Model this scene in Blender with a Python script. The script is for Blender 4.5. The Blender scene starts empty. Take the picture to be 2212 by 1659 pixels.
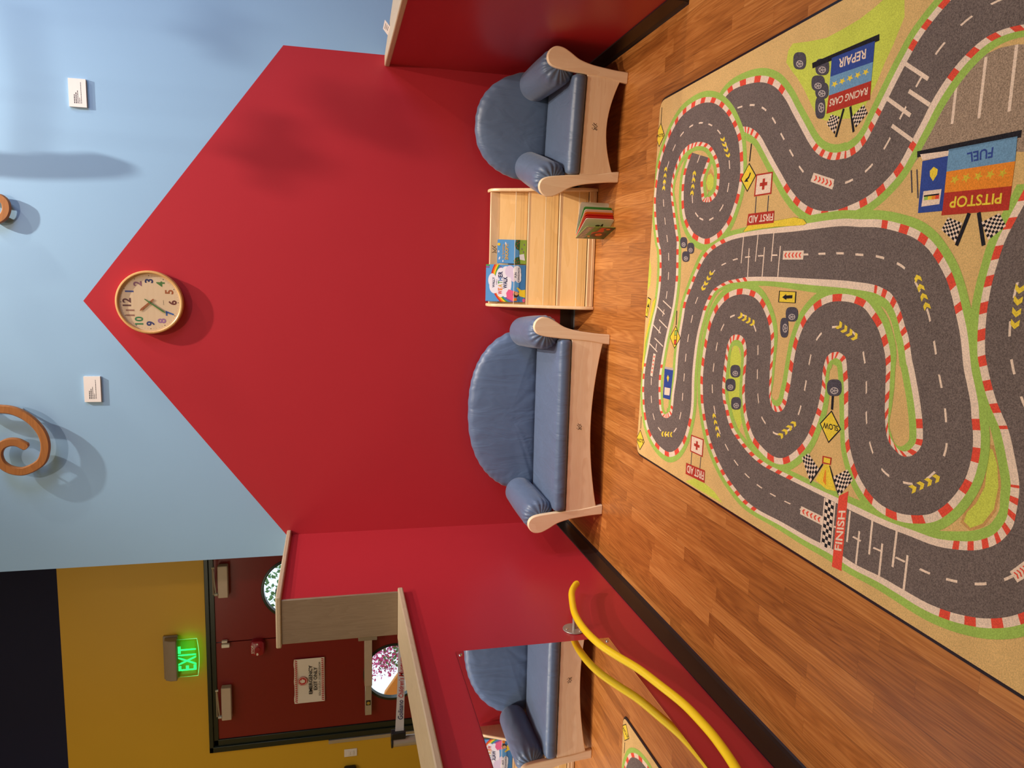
import bpy, bmesh, math, random, json
from mathutils import Vector, Matrix
random.seed(7)
PI = math.pi
SC = bpy.context.scene
COL = SC.collection

# ------------------------------------------------------------------ camera
# phone held sideways in a portrait pose: the world's up points to the left of the frame
cam_d = bpy.data.cameras.new('camera'); cam = bpy.data.objects.new('camera', cam_d); COL.objects.link(cam)
cam_d.sensor_fit = 'HORIZONTAL'; cam_d.sensor_width = 36.0; cam_d.lens = 26.33; cam_d.clip_start = .05
_r = Vector((0.98987, 0.14176, -0.00765)); _u = Vector((-0.02559, 0.23115, 0.97258)); _d = Vector((-0.13964, 0.96254, -0.23243))
mw = Matrix.Identity(4)
for i in range(3):
    mw[i][0] = -_u[i]; mw[i][1] = _r[i]; mw[i][2] = -_d[i]
mw[0][3], mw[1][3], mw[2][3] = 0.0, -4.728, 1.55
cam.matrix_world = mw
SC.camera = cam

# ------------------------------------------------------------------ view and world
SC.view_settings.view_transform = 'Standard'; SC.view_settings.look = 'None'
SC.view_settings.gamma = 1.0; SC.view_settings.use_curve_mapping = False
SC.view_settings.exposure = 0.0
wd = bpy.data.worlds.new('world'); SC.world = wd; wd.use_nodes = True
bg = wd.node_tree.nodes['Background']; bg.inputs[0].default_value = (.82, .91, 1.0, 1); bg.inputs[1].default_value = 1.5

# ------------------------------------------------------------------ lights
def aim(o, target):
    o.rotation_euler = (Vector(target) - o.location).to_track_quat('-Z', 'Y').to_euler()
def spot(name, loc, target, watts, colour, angle, size, blend=.6):
    l = bpy.data.lights.new(name, 'SPOT'); o = bpy.data.objects.new(name, l); COL.objects.link(o)
    l.energy = watts; l.color = colour; l.spot_size = math.radians(angle); l.shadow_soft_size = size; l.spot_blend = blend
    o.location = loc; aim(o, target); return o
def area(name, loc, target, watts, colour, sx, sy):
    l = bpy.data.lights.new(name, 'AREA'); o = bpy.data.objects.new(name, l); COL.objects.link(o)
    l.energy = watts; l.color = colour; l.shape = 'RECTANGLE'; l.size = sx; l.size_y = sy
    o.location = loc; aim(o, target); return o
WARM = (1.0, .78, .54); NEUT = (1.0, .86, .70); DAY = (.60, .76, 1.0)
spot('track_lamp_wall', (1.9, -1.4, 7.3), (-.05, 0, 2.25), 1750, (1.0, .92, .84), 40, .05, 1.0)
spot('track_lamp_front', (.9, -4.8, 7.3), (.2, 0, 1.8), 480, (1.0, .76, .68), 50, .08, .8)
spot('track_lamp_side', (4.2, -1.5, 6.2), (.2, -.2, 1.4), 360, (1.0, .86, .72), 54, .06, .7)
spot('track_lamp_rug', (.9, -3.0, 7.3), (.1, -2.6, 0), 680, (1.0, .84, .72), 60, .08, .8)
area('ceiling_fill', (.5, -3.8, 7.5), (.5, -3.6, 0), 110, (1.0, .90, .66), 4.0, 4.0)  # large soft fill light added overhead, not a known fixture
o = area('window_daylight', (4.2, -2.6, 3.9), (.8, 0, 2.3), 74, (.44, .60, 1.0), 2.4, 2.0); o.data.spread = math.radians(120)
area('hall_fill', (-3.4, -2.2, 3.6), (-3.5, .6, 1.2), 17, (1.0, .9, .66), 1.5, 1.5)  # added fill out of view, brightens the yellow wall and doors

# ------------------------------------------------------------------ materials
def srgb(r, g, b):
    f = lambda c: (c/255/12.92) if c/255 <= .04045 else ((c/255+.055)/1.055)**2.4
    return (f(r), f(g), f(b), 1)
MATS = {}
def base(name):
    m = bpy.data.materials.new(name); m.use_nodes = True
    nt = m.node_tree; b = nt.nodes['Principled BSDF']; MATS[name] = m
    return m, nt, b
def node(nt, t, **kw):
    n = nt.nodes.new(t)
    for k, v in kw.items(): setattr(n, k, v)
    return n
def plain(name, col, rough=.5, metal=0, var=.06, scale=30, bump=0, bscale=200, emit=None, es=1, coat=0, spec=None):
    m, nt, b = base(name); L = nt.links
    b.inputs['Roughness'].default_value = rough; b.inputs['Metallic'].default_value = metal
    if spec is not None: b.inputs['Specular IOR Level'].default_value = spec
    tc = node(nt, 'ShaderNodeTexCoord')
    if var:
        no = node(nt, 'ShaderNodeTexNoise'); no.inputs['Scale'].default_value = scale; no.inputs['Detail'].default_value = 3
        L.new(tc.outputs['Object'], no.inputs['Vector'])
        mx = node(nt, 'ShaderNodeMix', data_type='RGBA')
        mx.inputs[6].default_value = tuple(c*(1-var) for c in col[:3])+(1,)
        mx.inputs[7].default_value = tuple(min(1, c*(1+var)) for c in col[:3])+(1,)
        L.new(no.outputs[0], mx.inputs[0]); L.new(mx.outputs[2], b.inputs['Base Color'])
    else: b.inputs['Base Color'].default_value = col
    if bump:
        n2 = node(nt, 'ShaderNodeTexNoise'); n2.inputs['Scale'].default_value = bscale; n2.inputs['Detail'].default_value = 4
        L.new(tc.outputs['Object'], n2.inputs['Vector'])
        bp = node(nt, 'ShaderNodeBump'); bp.inputs['Strength'].default_value = bump; bp.inputs['Distance'].default_value = .002
        L.new(n2.outputs[0], bp.inputs['Height']); L.new(bp.outputs[0], b.inputs['Normal'])
    if emit:
        b.inputs['Emission Color'].default_value = emit; b.inputs['Emission Strength'].default_value = es
    if coat: b.inputs['Coat Weight'].default_value = coat
    return m
def wood(name, c1, c2, grain='z', rough=.4, scale=6, dens=1.0):
    m, nt, b = base(name); L = nt.links
    tc = node(nt, 'ShaderNodeTexCoord'); mp = node(nt, 'ShaderNodeMapping')
    s = {'x': (.12, 1, 1), 'y': (1, .12, 1), 'z': (1, 1, .12)}[grain]
    mp.inputs['Scale'].default_value = [v*scale for v in s]
    oi = node(nt, 'ShaderNodeObjectInfo'); ad = node(nt, 'ShaderNodeVectorMath', operation='ADD')
    ml = node(nt, 'ShaderNodeMath', operation='MULTIPLY'); ml.inputs[1].default_value = 13.0
    L.new(oi.outputs['Random'], ml.inputs[0])
    L.new(tc.outputs['Object'], mp.inputs[0]); L.new(mp.outputs[0], ad.inputs[0]); L.new(ml.outputs[0], ad.inputs[1])
    n1 = node(nt, 'ShaderNodeTexNoise'); n1.inputs['Scale'].default_value = 1.3; n1.inputs['Detail'].default_value = 2; n1.inputs['Distortion'].default_value = .4
    L.new(ad.outputs[0], n1.inputs['Vector'])
    # contour lines of the noise make the figured grain
    m1 = node(nt, 'ShaderNodeMath', operation='MULTIPLY'); m1.inputs[1].default_value = 14*dens
    fr = node(nt, 'ShaderNodeMath', operation='FRACT'); L.new(n1.outputs[0], m1.inputs[0]); L.new(m1.outputs[0], fr.inputs[0])
    n2 = node(nt, 'ShaderNodeTexNoise'); n2.inputs['Scale'].default_value = 30; n2.inputs['Detail'].default_value = 4
    L.new(ad.outputs[0], n2.inputs['Vector'])
    a2 = node(nt, 'ShaderNodeMath', operation='MULTIPLY_ADD'); a2.inputs[1].default_value = .35
    L.new(fr.outputs[0], a2.inputs[0])
    m3 = node(nt, 'ShaderNodeMath', operation='MULTIPLY'); m3.inputs[1].default_value = .6; L.new(n2.outputs[0], m3.inputs[0]); L.new(m3.outputs[0], a2.inputs[2])
    mx = node(nt, 'ShaderNodeMix', data_type='RGBA'); mx.inputs[6].default_value = c1; mx.inputs[7].default_value = c2
    L.new(a2.outputs[0], mx.inputs[0]); L.new(mx.outputs[2], b.inputs['Base Color'])
    b.inputs['Roughness'].default_value = rough
    return m
def fabric(name, col, rough=.42):
    m, nt, b = base(name); L = nt.links
    tc = node(nt, 'ShaderNodeTexCoord')
    b.inputs['Roughness'].default_value = rough; b.inputs['Sheen Weight'].default_value = .15
    n0 = node(nt, 'ShaderNodeTexNoise'); n0.inputs['Scale'].default_value = 5; n0.inputs['Detail'].default_value = 3
    L.new(tc.outputs['Object'], n0.inputs['Vector'])
    mx = node(nt, 'ShaderNodeMix', data_type='RGBA'); mx.inputs[6].default_value = tuple(c*.86 for c in col[:3])+(1,); mx.inputs[7].default_value = tuple(c*1.12 for c in col[:3])+(1,)
    L.new(n0.outputs[0], mx.inputs[0]); L.new(mx.outputs[2], b.inputs['Base Color'])
    mp = node(nt, 'ShaderNodeMapping'); mp.inputs['Scale'].default_value = (7, 2.6, 2.6); mp.inputs['Rotation'].default_value = (.3, .25, .45)
    L.new(tc.outputs['Object'], mp.inputs[0])
    n1 = node(nt, 'ShaderNodeTexNoise'); n1.inputs['Scale'].default_value = 1.6; n1.inputs['Detail'].default_value = 2.5; n1.inputs['Distortion'].default_value = 1.2
    L.new(mp.outputs[0], n1.inputs['Vector'])
    b1 = node(nt, 'ShaderNodeBump'); b1.inputs['Strength'].default_value = .38; b1.inputs['Distance'].default_value = .02
    L.new(n1.outputs[0], b1.inputs['Height'])
    n2 = node(nt, 'ShaderNodeTexNoise'); n2.inputs['Scale'].default_value = 420; L.new(tc.outputs['Object'], n2.inputs['Vector'])
    b2 = node(nt, 'ShaderNodeBump'); b2.inputs['Strength'].default_value = .12; b2.inputs['Distance'].default_value = .001
    L.new(n2.outputs[0], b2.inputs['Height']); L.new(b1.outputs[0], b2.inputs['Normal']); L.new(b2.outputs[0], b.inputs['Normal'])
    return m
def pile(name, col, var=.28):
    m, nt, b = base(name); L = nt.links
    b.inputs['Roughness'].default_value = .95; b.inputs['Specular IOR Level'].default_value = .15
    tc = node(nt, 'ShaderNodeTexCoord')
    n1 = node(nt, 'ShaderNodeTexNoise'); n1.inputs['Scale'].default_value = 280; n1.inputs['Detail'].default_value = 2; n1.inputs['Roughness'].default_value = .8
    n2 = node(nt, 'ShaderNodeTexNoise'); n2.inputs['Scale'].default_value = 9; n2.inputs['Detail'].default_value = 3
    L.new(tc.outputs['Object'], n1.inputs['Vector']); L.new(tc.outputs['Object'], n2.inputs['Vector'])
    mr = node(nt, 'ShaderNodeMapRange'); mr.inputs[1].default_value = .3; mr.inputs[2].default_value = .7; mr.inputs[3].default_value = 1-var; mr.inputs[4].default_value = 1+var
    L.new(n1.outputs[0], mr.inputs[0])
    m2 = node(nt, 'ShaderNodeMapRange'); m2.inputs[1].default_value = .3; m2.inputs[2].default_value = .7; m2.inputs[3].default_value = .94; m2.inputs[4].default_value = 1.05
    L.new(n2.outputs[0], m2.inputs[0])
    mm = node(nt, 'ShaderNodeMath', operation='MULTIPLY'); L.new(mr.outputs[0], mm.inputs[0]); L.new(m2.outputs[0], mm.inputs[1])
    vs = node(nt, 'ShaderNodeVectorMath', operation='SCALE'); vs.inputs[0].default_value = col[:3]
    L.new(mm.outputs[0], vs.inputs['Scale']); L.new(vs.outputs[0], b.inputs['Base Color'])
    bp = node(nt, 'ShaderNodeBump'); bp.inputs['Strength'].default_value = .6; bp.inputs['Distance'].default_value = .002
    L.new(n1.outputs[0], bp.inputs['Height']); L.new(bp.outputs[0], b.inputs['Normal'])
    return m
def floor_material():
    m, nt, b = base('laminate_floor'); L = nt.links
    tc = node(nt, 'ShaderNodeTexCoord'); sp = node(nt, 'ShaderNodeSeparateXYZ'); L.new(tc.outputs['Object'], sp.inputs[0])
    def mth(op, a, c=None, d=None):
        n = node(nt, 'ShaderNodeMath', operation=op)
        for i, v in enumerate((a, c, d)):
            if v is None: continue
            if isinstance(v, (int, float)): n.inputs[i].default_value = v
            else: L.new(v, n.inputs[i])
        return n.outputs[0]
    X, Y = sp.outputs[0], sp.outputs[1]
    W, LEN = .066, .62
    rx = mth('DIVIDE', X, W); row = mth('FLOOR', rx); fx = mth('FRACT', rx)
    wn = node(nt, 'ShaderNodeTexWhiteNoise', noise_dimensions='1D'); L.new(row, wn.inputs['W'])
    ry = mth('ADD', mth('DIVIDE', Y, LEN), mth('MULTIPLY', wn.outputs['Value'], 7.3)); cell = mth('FLOOR', ry); fy = mth('FRACT', ry)
    cb = node(nt, 'ShaderNodeCombineXYZ'); L.new(row, cb.inputs[0]); L.new(cell, cb.inputs[1])
    w2 = node(nt, 'ShaderNodeTexWhiteNoise', noise_dimensions='2D'); L.new(cb.outputs[0], w2.inputs['Vector'])
    rnd = w2.outputs['Value']
    # grain coordinates, shifted per strip
    gv = node(nt, 'ShaderNodeCombineXYZ')
    L.new(mth('ADD', mth('MULTIPLY', X, 13.0), mth('MULTIPLY', rnd, 50)), gv.inputs[0]); L.new(mth('ADD', mth('MULTIPLY', Y, .9), mth('MULTIPLY', rnd, 31)), gv.inputs[1])
    n1 = node(nt, 'ShaderNodeTexNoise'); n1.inputs['Scale'].default_value = 1.1; n1.inputs['Detail'].default_value = 1.5; L.new(gv.outputs[0], n1.inputs['Vector'])
    rings = mth('FRACT', mth('MULTIPLY', n1.outputs[0], 12))
    tri = mth('ABSOLUTE', mth('SUBTRACT', rings, .5))
    g2 = node(nt, 'ShaderNodeCombineXYZ'); L.new(mth('MULTIPLY', X, 260), g2.inputs[0]); L.new(mth('ADD', mth('MULTIPLY', Y, 7), mth('MULTIPLY', rnd, 90)), g2.inputs[1])
    n2 = node(nt, 'ShaderNodeTexNoise'); n2.inputs['Scale'].default_value = 1; n2.inputs['Detail'].default_value = 3; L.new(g2.outputs[0], n2.inputs['Vector'])
    fac = mth('ADD', mth('MULTIPLY', tri, .5), mth('MULTIPLY', n2.outputs[0], .7))
    fac = mth('ADD', fac, mth('MULTIPLY', mth('SUBTRACT', rnd, .5), .42))
    cr = node(nt, 'ShaderNodeValToRGB'); L.new(fac, cr.inputs[0])
    e = cr.color_ramp.elements
    e[0].position = .0; e[0].color = srgb(120, 66, 24); e[1].position = 1.0; e[1].color = srgb(214, 146, 78)
    k = cr.color_ramp.elements.new(.5); k.color = srgb(176, 108, 48)
    # seams
    edge = mth('MINIMUM', mth('MINIMUM', fx, mth('SUBTRACT', 1, fx)), mth('MULTIPLY', mth('MINIMUM', fy, mth('SUBTRACT', 1, fy)), LEN/W))
    seam = mth('LESS_THAN', edge, .012)
    b3 = mth('FRACT', mth('DIVIDE', mth('ADD', row, .5), 3)); board = mth('MULTIPLY', mth('LESS_THAN', b3, .33), mth('LESS_THAN', fx, .018))
    dark = mth('SUBTRACT', 1, mth('ADD', mth('MULTIPLY', seam, .22), mth('MULTIPLY', board, .35)))
    vs = node(nt, 'ShaderNodeVectorMath', operation='SCALE'); L.new(cr.outputs[0], vs.inputs[0]); L.new(dark, vs.inputs['Scale'])
    L.new(vs.outputs[0], b.inputs['Base Color'])
    b.inputs['Roughness'].default_value = .33
    bp = node(nt, 'ShaderNodeBump'); bp.inputs['Strength'].default_value = .15; bp.inputs['Distance'].default_value = .001
    L.new(n2.outputs[0], bp.inputs['Height']); L.new(bp.outputs[0], b.inputs['Normal'])
    return m
floor_material()
plain('red_paint', srgb(178, 43, 51), .34, var=.03, scale=3, bump=.10, bscale=160)
plain('blue_paint', srgb(146, 182, 208), .5, var=.02, scale=3, bump=.10, bscale=160)
plain('yellow_paint', srgb(216, 168, 40), .5, var=.03, scale=3, bump=.08)
plain('navy_paint', srgb(14, 18, 52), .85, var=.03)
plain('cream_paint', srgb(205, 195, 180), .7, var=.03)
plain('rubber_black', srgb(30, 24, 22), .38, var=.1)
wood('grey_oak', srgb(178, 158, 126), srgb(204, 182, 148), 'y', .45, 9)
wood('grey_oak_upright', srgb(128, 108, 84), srgb(150, 130, 104), 'z', .45, 9)
for g in 'xyz': wood('maple_'+g, srgb(234, 202, 160), srgb(250, 228, 192), g, .33, 5, .6)
wood('birch_ply', srgb(226, 178, 110), srgb(242, 200, 138), 'x', .35, 5, .5)
wood('pale_birch', srgb(226, 186, 136), srgb(240, 206, 160), 'x', .3, 5, .5)
wood('rim_wood', srgb(196, 146, 84), srgb(214, 166, 102), 'x', .35, 5, .6)
wood('clock_face_wood', srgb(226, 194, 150), srgb(238, 210, 168), 'x', .5, 5, .6)
wood('sculpture_wood', srgb(140, 84, 36), srgb(176, 114, 56), 'x', .45, 6)
fabric('blue_vinyl', srgb(86, 104, 130))
plain('seam_dark', srgb(30, 34, 52), .6)
plain('yellow_tube', srgb(255, 214, 22), .3, var=.02, spec=.5)
plain('grey_metal', srgb(180, 172, 160), .35, .6)
plain('steel', srgb(196, 190, 182), .32, .55, var=.04)
plain('chrome', srgb(220, 220, 220), .12, 1.0, var=.02)
plain('beige_metal', srgb(196, 176, 156), .45, .1)
plain('door_red', srgb(126, 28, 30), .32, var=.04)
plain('frame_green', srgb(34, 42, 34), .3, var=.05)
plain('black_plastic', srgb(24, 24, 26), .4)
plain('taupe_plastic', srgb(150, 132, 112), .5)
plain('white_card', srgb(236, 226, 214), .6, var=.02)
plain('ink_black', srgb(22, 20, 24), .6)
plain('ink_navy', srgb(40, 44, 100), .6)
plain('ink_red', srgb(190, 40, 44), .6)
plain('alarm_red', srgb(150, 24, 40), .3)
plain('belt_white', srgb(206, 204, 214), .6)
plain('exit_green', srgb(30, 250, 120), .5, emit=(.02, 1.0, .20, 1), es=1.15)
plain('edge_green', srgb(140, 255, 170), .4, emit=(.25, 1.0, .35, 1), es=.9)
plain('orange_board', srgb(236, 150, 60), .6)
plain('pink_petals', srgb(230, 90, 160), .7, var=.3, scale=20)
plain('leaf_green', srgb(110, 150, 90), .6, var=.3)
plain('pale_concrete', srgb(200, 196, 188), .8)
m, nt, b = base('mirror_glass'); b.inputs['Metallic'].default_value = 1; b.inputs['Roughness'].default_value = .015; b.inputs['Base Color'].default_value = (.82, .83, .82, 1)
def clear(name, tint, refl=.10, alpha=.0):
    m, nt, b = base(name); L = nt.links; out = nt.nodes['Material Output']; nt.nodes.remove(b)
    tr = node(nt, 'ShaderNodeBsdfTransparent'); tr.inputs[0].default_value = tint
    gl = node(nt, 'ShaderNodeBsdfGlossy'); gl.inputs['Roughness'].default_value = .05
    lw = node(nt, 'ShaderNodeLayerWeight'); lw.inputs[0].default_value = .5
    pw = node(nt, 'ShaderNodeMath', operation='POWER'); pw.inputs[1].default_value = 4.0; L.new(lw.outputs['Facing'], pw.inputs[0])
    fr = node(nt, 'ShaderNodeMath', operation='MULTIPLY_ADD'); fr.inputs[1].default_value = .5; fr.inputs[2].default_value = .03; L.new(pw.outputs[0], fr.inputs[0])
    mx = node(nt, 'ShaderNodeMixShader'); L.new(fr.outputs[0], mx.inputs[0]); L.new(tr.outputs[0], mx.inputs[1]); L.new(gl.outputs[0], mx.inputs[2])
    L.new(mx.outputs[0], out.inputs[0]); return m
clear('clear_plastic', (.97, .97, .95, 1)); clear('clock_glass', (.98, .98, .98, 1)); clear('door_glass', (.92, .96, .97, 1)); clear('exit_acrylic', (.78, .95, .72, 1))
PAL = {'sand': (222, 182, 116), 'ochre': (206, 156, 92), 'lime': (206, 212, 84), 'green': (164, 194, 88), 'taupe': (164, 140, 116), 'road': (116, 102, 94),
       'white': (240, 212, 184), 'red': (232, 84, 62), 'yellow': (240, 208, 66), 'black': (40, 38, 42), 'tyre': (84, 78, 84), 'hub': (190, 174, 164),
       'blue': (58, 78, 146), 'lblue': (116, 156, 184), 'orange': (240, 144, 50), 'dred': (184, 60, 46), 'olive': (218, 188, 60)}
for k, v in PAL.items(): pile('rug_'+k, srgb(*v), .50 if k in ('road', 'tyre', 'black', 'taupe') else .22)
def flat(name, r, g, b_): return plain(name, srgb(r, g, b_), .35, var=.02)
for nme, c in {'sky': (96, 160, 214), 'sky_dark': (70, 130, 190), 'grass': (150, 180, 70), 'hedge': (60, 110, 60), 'cloud': (240, 236, 240), 'lilac': (222, 206, 226), 'purple': (140, 90, 150), 'orange': (240, 130, 40),
               'yellow': (246, 210, 50), 'pink': (230, 100, 140), 'red': (214, 50, 40), 'green': (80, 160, 70), 'navy': (36, 44, 90), 'cream': (238, 222, 190), 'darkgreen': (52, 92, 44), 'brown': (70, 44, 34),
               'page': (240, 228, 208), 'grey': (150, 156, 160), 'skin': (232, 176, 130), 'gold': (226, 180, 80)}.items(): flat('print_'+nme, *c)

# ------------------------------------------------------------------ mesh helpers
class MB:
    def __init__(s): s.v = []; s.f = []; s.m = []; s.mats = []
    def mi(s, mat):
        if mat not in s.mats: s.mats.append(mat)
        return s.mats.index(mat)
    def add(s, vs, fs, mat):
        o = len(s.v); k = s.mi(mat); s.v += [tuple(p) for p in vs]
        for f in fs: s.f.append([i+o for i in f]); s.m.append(k)
    def box(s, a, b, mat):
        x0, y0, z0 = [min(p, q) for p, q in zip(a, b)]; x1, y1, z1 = [max(p, q) for p, q in zip(a, b)]
        s.add([(x0,y0,z0),(x1,y0,z0),(x1,y1,z0),(x0,y1,z0),(x0,y0,z1),(x1,y0,z1),(x1,y1,z1),(x0,y1,z1)],
              [(3,2,1,0),(4,5,6,7),(0,1,5,4),(1,2,6,5),(2,3,7,6),(3,0,4,7)], mat)
    def prism(s, poly, axis, a, b, mat):
        # poly in the two other axes (xy for z, xz for y, yz for x), extruded from a to b
        def P(p, t): return {'z': (p[0], p[1], t), 'y': (p[0], t, p[1]), 'x': (t, p[0], p[1])}[axis]
        n = len(poly); vs = [P(p, a) for p in poly]+[P(p, b) for p in poly]
        s.add(vs, [list(range(n))[::-1], list(range(n, 2*n))]+[(i, (i+1) % n, n+(i+1) % n, n+i) for i in range(n)], mat)
    def rings(s, rings, mat, cap=True, closed=True):
        n = len(rings[0]); vs = [p for r in rings for p in r]; fs = []
        for i in range(len(rings)-1):
            for j in range(n if closed else n-1):
                k = (j+1) % n; fs.append((i*n+j, i*n+k, (i+1)*n+k, (i+1)*n+j))
        if cap: fs.append(list(range(n))[::-1]); fs.append([(len(rings)-1)*n+j for j in range(n)])
        s.add(vs, fs, mat)
    def tube(s, pts, r, mat, n=16, smooth_pts=True):
        pts = [Vector(p) for p in pts]; R = []; up = Vector((1, 0, 0)) if abs((pts[-1]-pts[0]).normalized().x) < .8 else Vector((0, 0, 1))
        for i, p in enumerate(pts):
            t = (pts[min(i+1, len(pts)-1)]-pts[max(i-1, 0)]).normalized()
            a = (up-t*up.dot(t)).normalized(); b_ = t.cross(a)
            rr = r(i/(len(pts)-1)) if callable(r) else r
            R.append([tuple(p+(a*math.cos(q)+b_*math.sin(q))*rr) for q in [2*PI*k/n for k in range(n)]])
        s.rings(R, mat)
    def cyl(s, c, axis, r, h, mat, n=40, r2=None):
        c = Vector(c); ax = {'x': Vector((1,0,0)), 'y': Vector((0,1,0)), 'z': Vector((0,0,1))}[axis]
        a = {'x': Vector((0,1,0)), 'y': Vector((1,0,0)), 'z': Vector((1,0,0))}[axis]; b_ = ax.cross(a); r2 = r if r2 is None else r2
        s.rings([[tuple(c+ax*t+(a*math.cos(2*PI*k/n)+b_*math.sin(2*PI*k/n))*q) for k in range(n)] for t, q in ((0, r), (h, r2))], mat)
    def lathe(s, c, axis, prof, mat, n=64, cap=False):
        c = Vector(c); ax = {'x': Vector((1,0,0)), 'y': Vector((0,1,0)), 'z': Vector((0,0,1))}[axis]
        a = {'x': Vector((0,1,0)), 'y': Vector((1,0,0)), 'z': Vector((1,0,0))}[axis]; b_ = ax.cross(a)
        s.rings([[tuple(c+ax*t+(a*math.cos(2*PI*k/n)+b_*math.sin(2*PI*k/n))*q) for k in range(n)] for q, t in prof], mat, cap)
    def build(s, name, parent=None, smooth=False, bevel=0, seg=2, loc=None, angle=40, kind=None):
        me = bpy.data.meshes.new(name); me.from_pydata(s.v, [], s.f)
        for m_ in s.mats: me.materials.append(MATS[m_])
        me.polygons.foreach_set('material_index', s.m); me.update()
        bm = bmesh.new(); bm.from_mesh(me)
        if smooth != 'flatprint': bmesh.ops.recalc_face_normals(bm, faces=bm.faces)
        bm.to_mesh(me); bm.free()
        o = bpy.data.objects.new(name, me); COL.objects.link(o)
        if smooth is True:
            me.polygons.foreach_set('use_smooth', [True]*len(me.polygons))
        elif smooth == 'auto':
            me.polygons.foreach_set('use_smooth', [True]*len(me.polygons)); me.set_sharp_from_angle(angle=math.radians(angle))
        if bevel:
            bv = o.modifiers.new('bevel', 'BEVEL'); bv.width = bevel; bv.segments = seg; bv.limit_method = 'ANGLE'; bv.angle_limit = math.radians(35)
            if smooth is False:
                me.polygons.foreach_set('use_smooth', [True]*len(me.polygons)); me.set_sharp_from_angle(angle=math.radians(30)); bv.harden_normals = False
        if parent: o.parent = parent
        if loc: o.location = loc
        if kind: o['kind'] = kind
        return o
def thing(name, label, cat, loc=(0,0,0), rotz=0, group=None):
    o = bpy.data.objects.new(name, None); COL.objects.link(o); o.empty_display_size = .05
    o.location = loc; o.rotation_euler = (0, 0, rotz); tag(o, label, cat, group); return o
def tag(o, label, cat, group=None):
    o['label'] = label; o['category'] = cat
    if group: o['group'] = group
    return o
def struct(mb, name, **kw): return mb.build(name, kind='structure', **kw)
def part(name, parent, fn, **kw):
    mb = MB(); fn(mb); return mb.build(name, parent=parent, **kw)
def spline(pts, per=8, closed=False):
    out = []; n = len(pts); P = [Vector(p) for p in pts]
    for i in range(n-1):
        p0, p1, p2, p3 = P[max(i-1, 0)], P[i], P[i+1], P[min(i+2, n-1)]
        for k in range(per):
            t = k/per
            out.append(.5*((2*p1)+(p2-p0)*t+(2*p0-5*p1+4*p2-p3)*t*t+(3*p1-p0-3*p2+p3)*t**3))
    out.append(P[-1]); return out
_tc = {}
def glyphs(body, bold=.0):
    # text as flat faces, normalised to a unit box
    key = (body, bold)
    if key in _tc: return _tc[key]
    cu = bpy.data.curves.new('t', 'FONT'); cu.body = body; cu.offset = bold; cu.resolution_u = 3
    ob = bpy.data.objects.new('t', cu); COL.objects.link(ob); dg = bpy.context.evaluated_depsgraph_get()
    me = bpy.data.meshes.new_from_object(ob.evaluated_get(dg)); vs = [tuple(v.co) for v in me.vertices]; fs = [tuple(p.vertices) for p in me.polygons]
    bpy.data.objects.remove(ob); bpy.data.curves.remove(cu); bpy.data.meshes.remove(me)
    x0 = min(v[0] for v in vs); x1 = max(v[0] for v in vs); y0 = min(v[1] for v in vs); y1 = max(v[1] for v in vs)
    r = ([((v[0]-x0)/(x1-x0), (v[1]-y0)/(y1-y0)) for v in vs], fs, (x1-x0)/(y1-y0)); _tc[key] = r; return r
def put_text(mb, body, quad, mat, bold=.0):
    # quad: bottom-left, bottom-right, top-right, top-left as 3D points
    vs, fs, _ = glyphs(body, bold); a, b_, c, d = [Vector(q) for q in quad]
    mb.add([tuple((a*(1-u)+b_*u)*(1-v)+(d*(1-u)+c*u)*v) for u, v in vs], fs, mat)
def wall_text(mb, body, x0, z0, x1, z1, y, mat, bold=.0):
    put_text(mb, body, [(x0, y, z0), (x1, y, z0), (x1, y, z1), (x0, y, z1)], mat, bold)
def disc(mb, cx, cz, r, y, mat, n=24, rz=None):
    rz = rz or r; mb.add([(cx+r*math.cos(2*PI*k/n), y, cz+rz*math.sin(2*PI*k/n)) for k in range(n)], [list(range(n))], mat)
def pol(mb, pts, y, mat): mb.add([(p[0], y, p[1]) for p in pts], [list(range(len(pts)))], mat)

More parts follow.
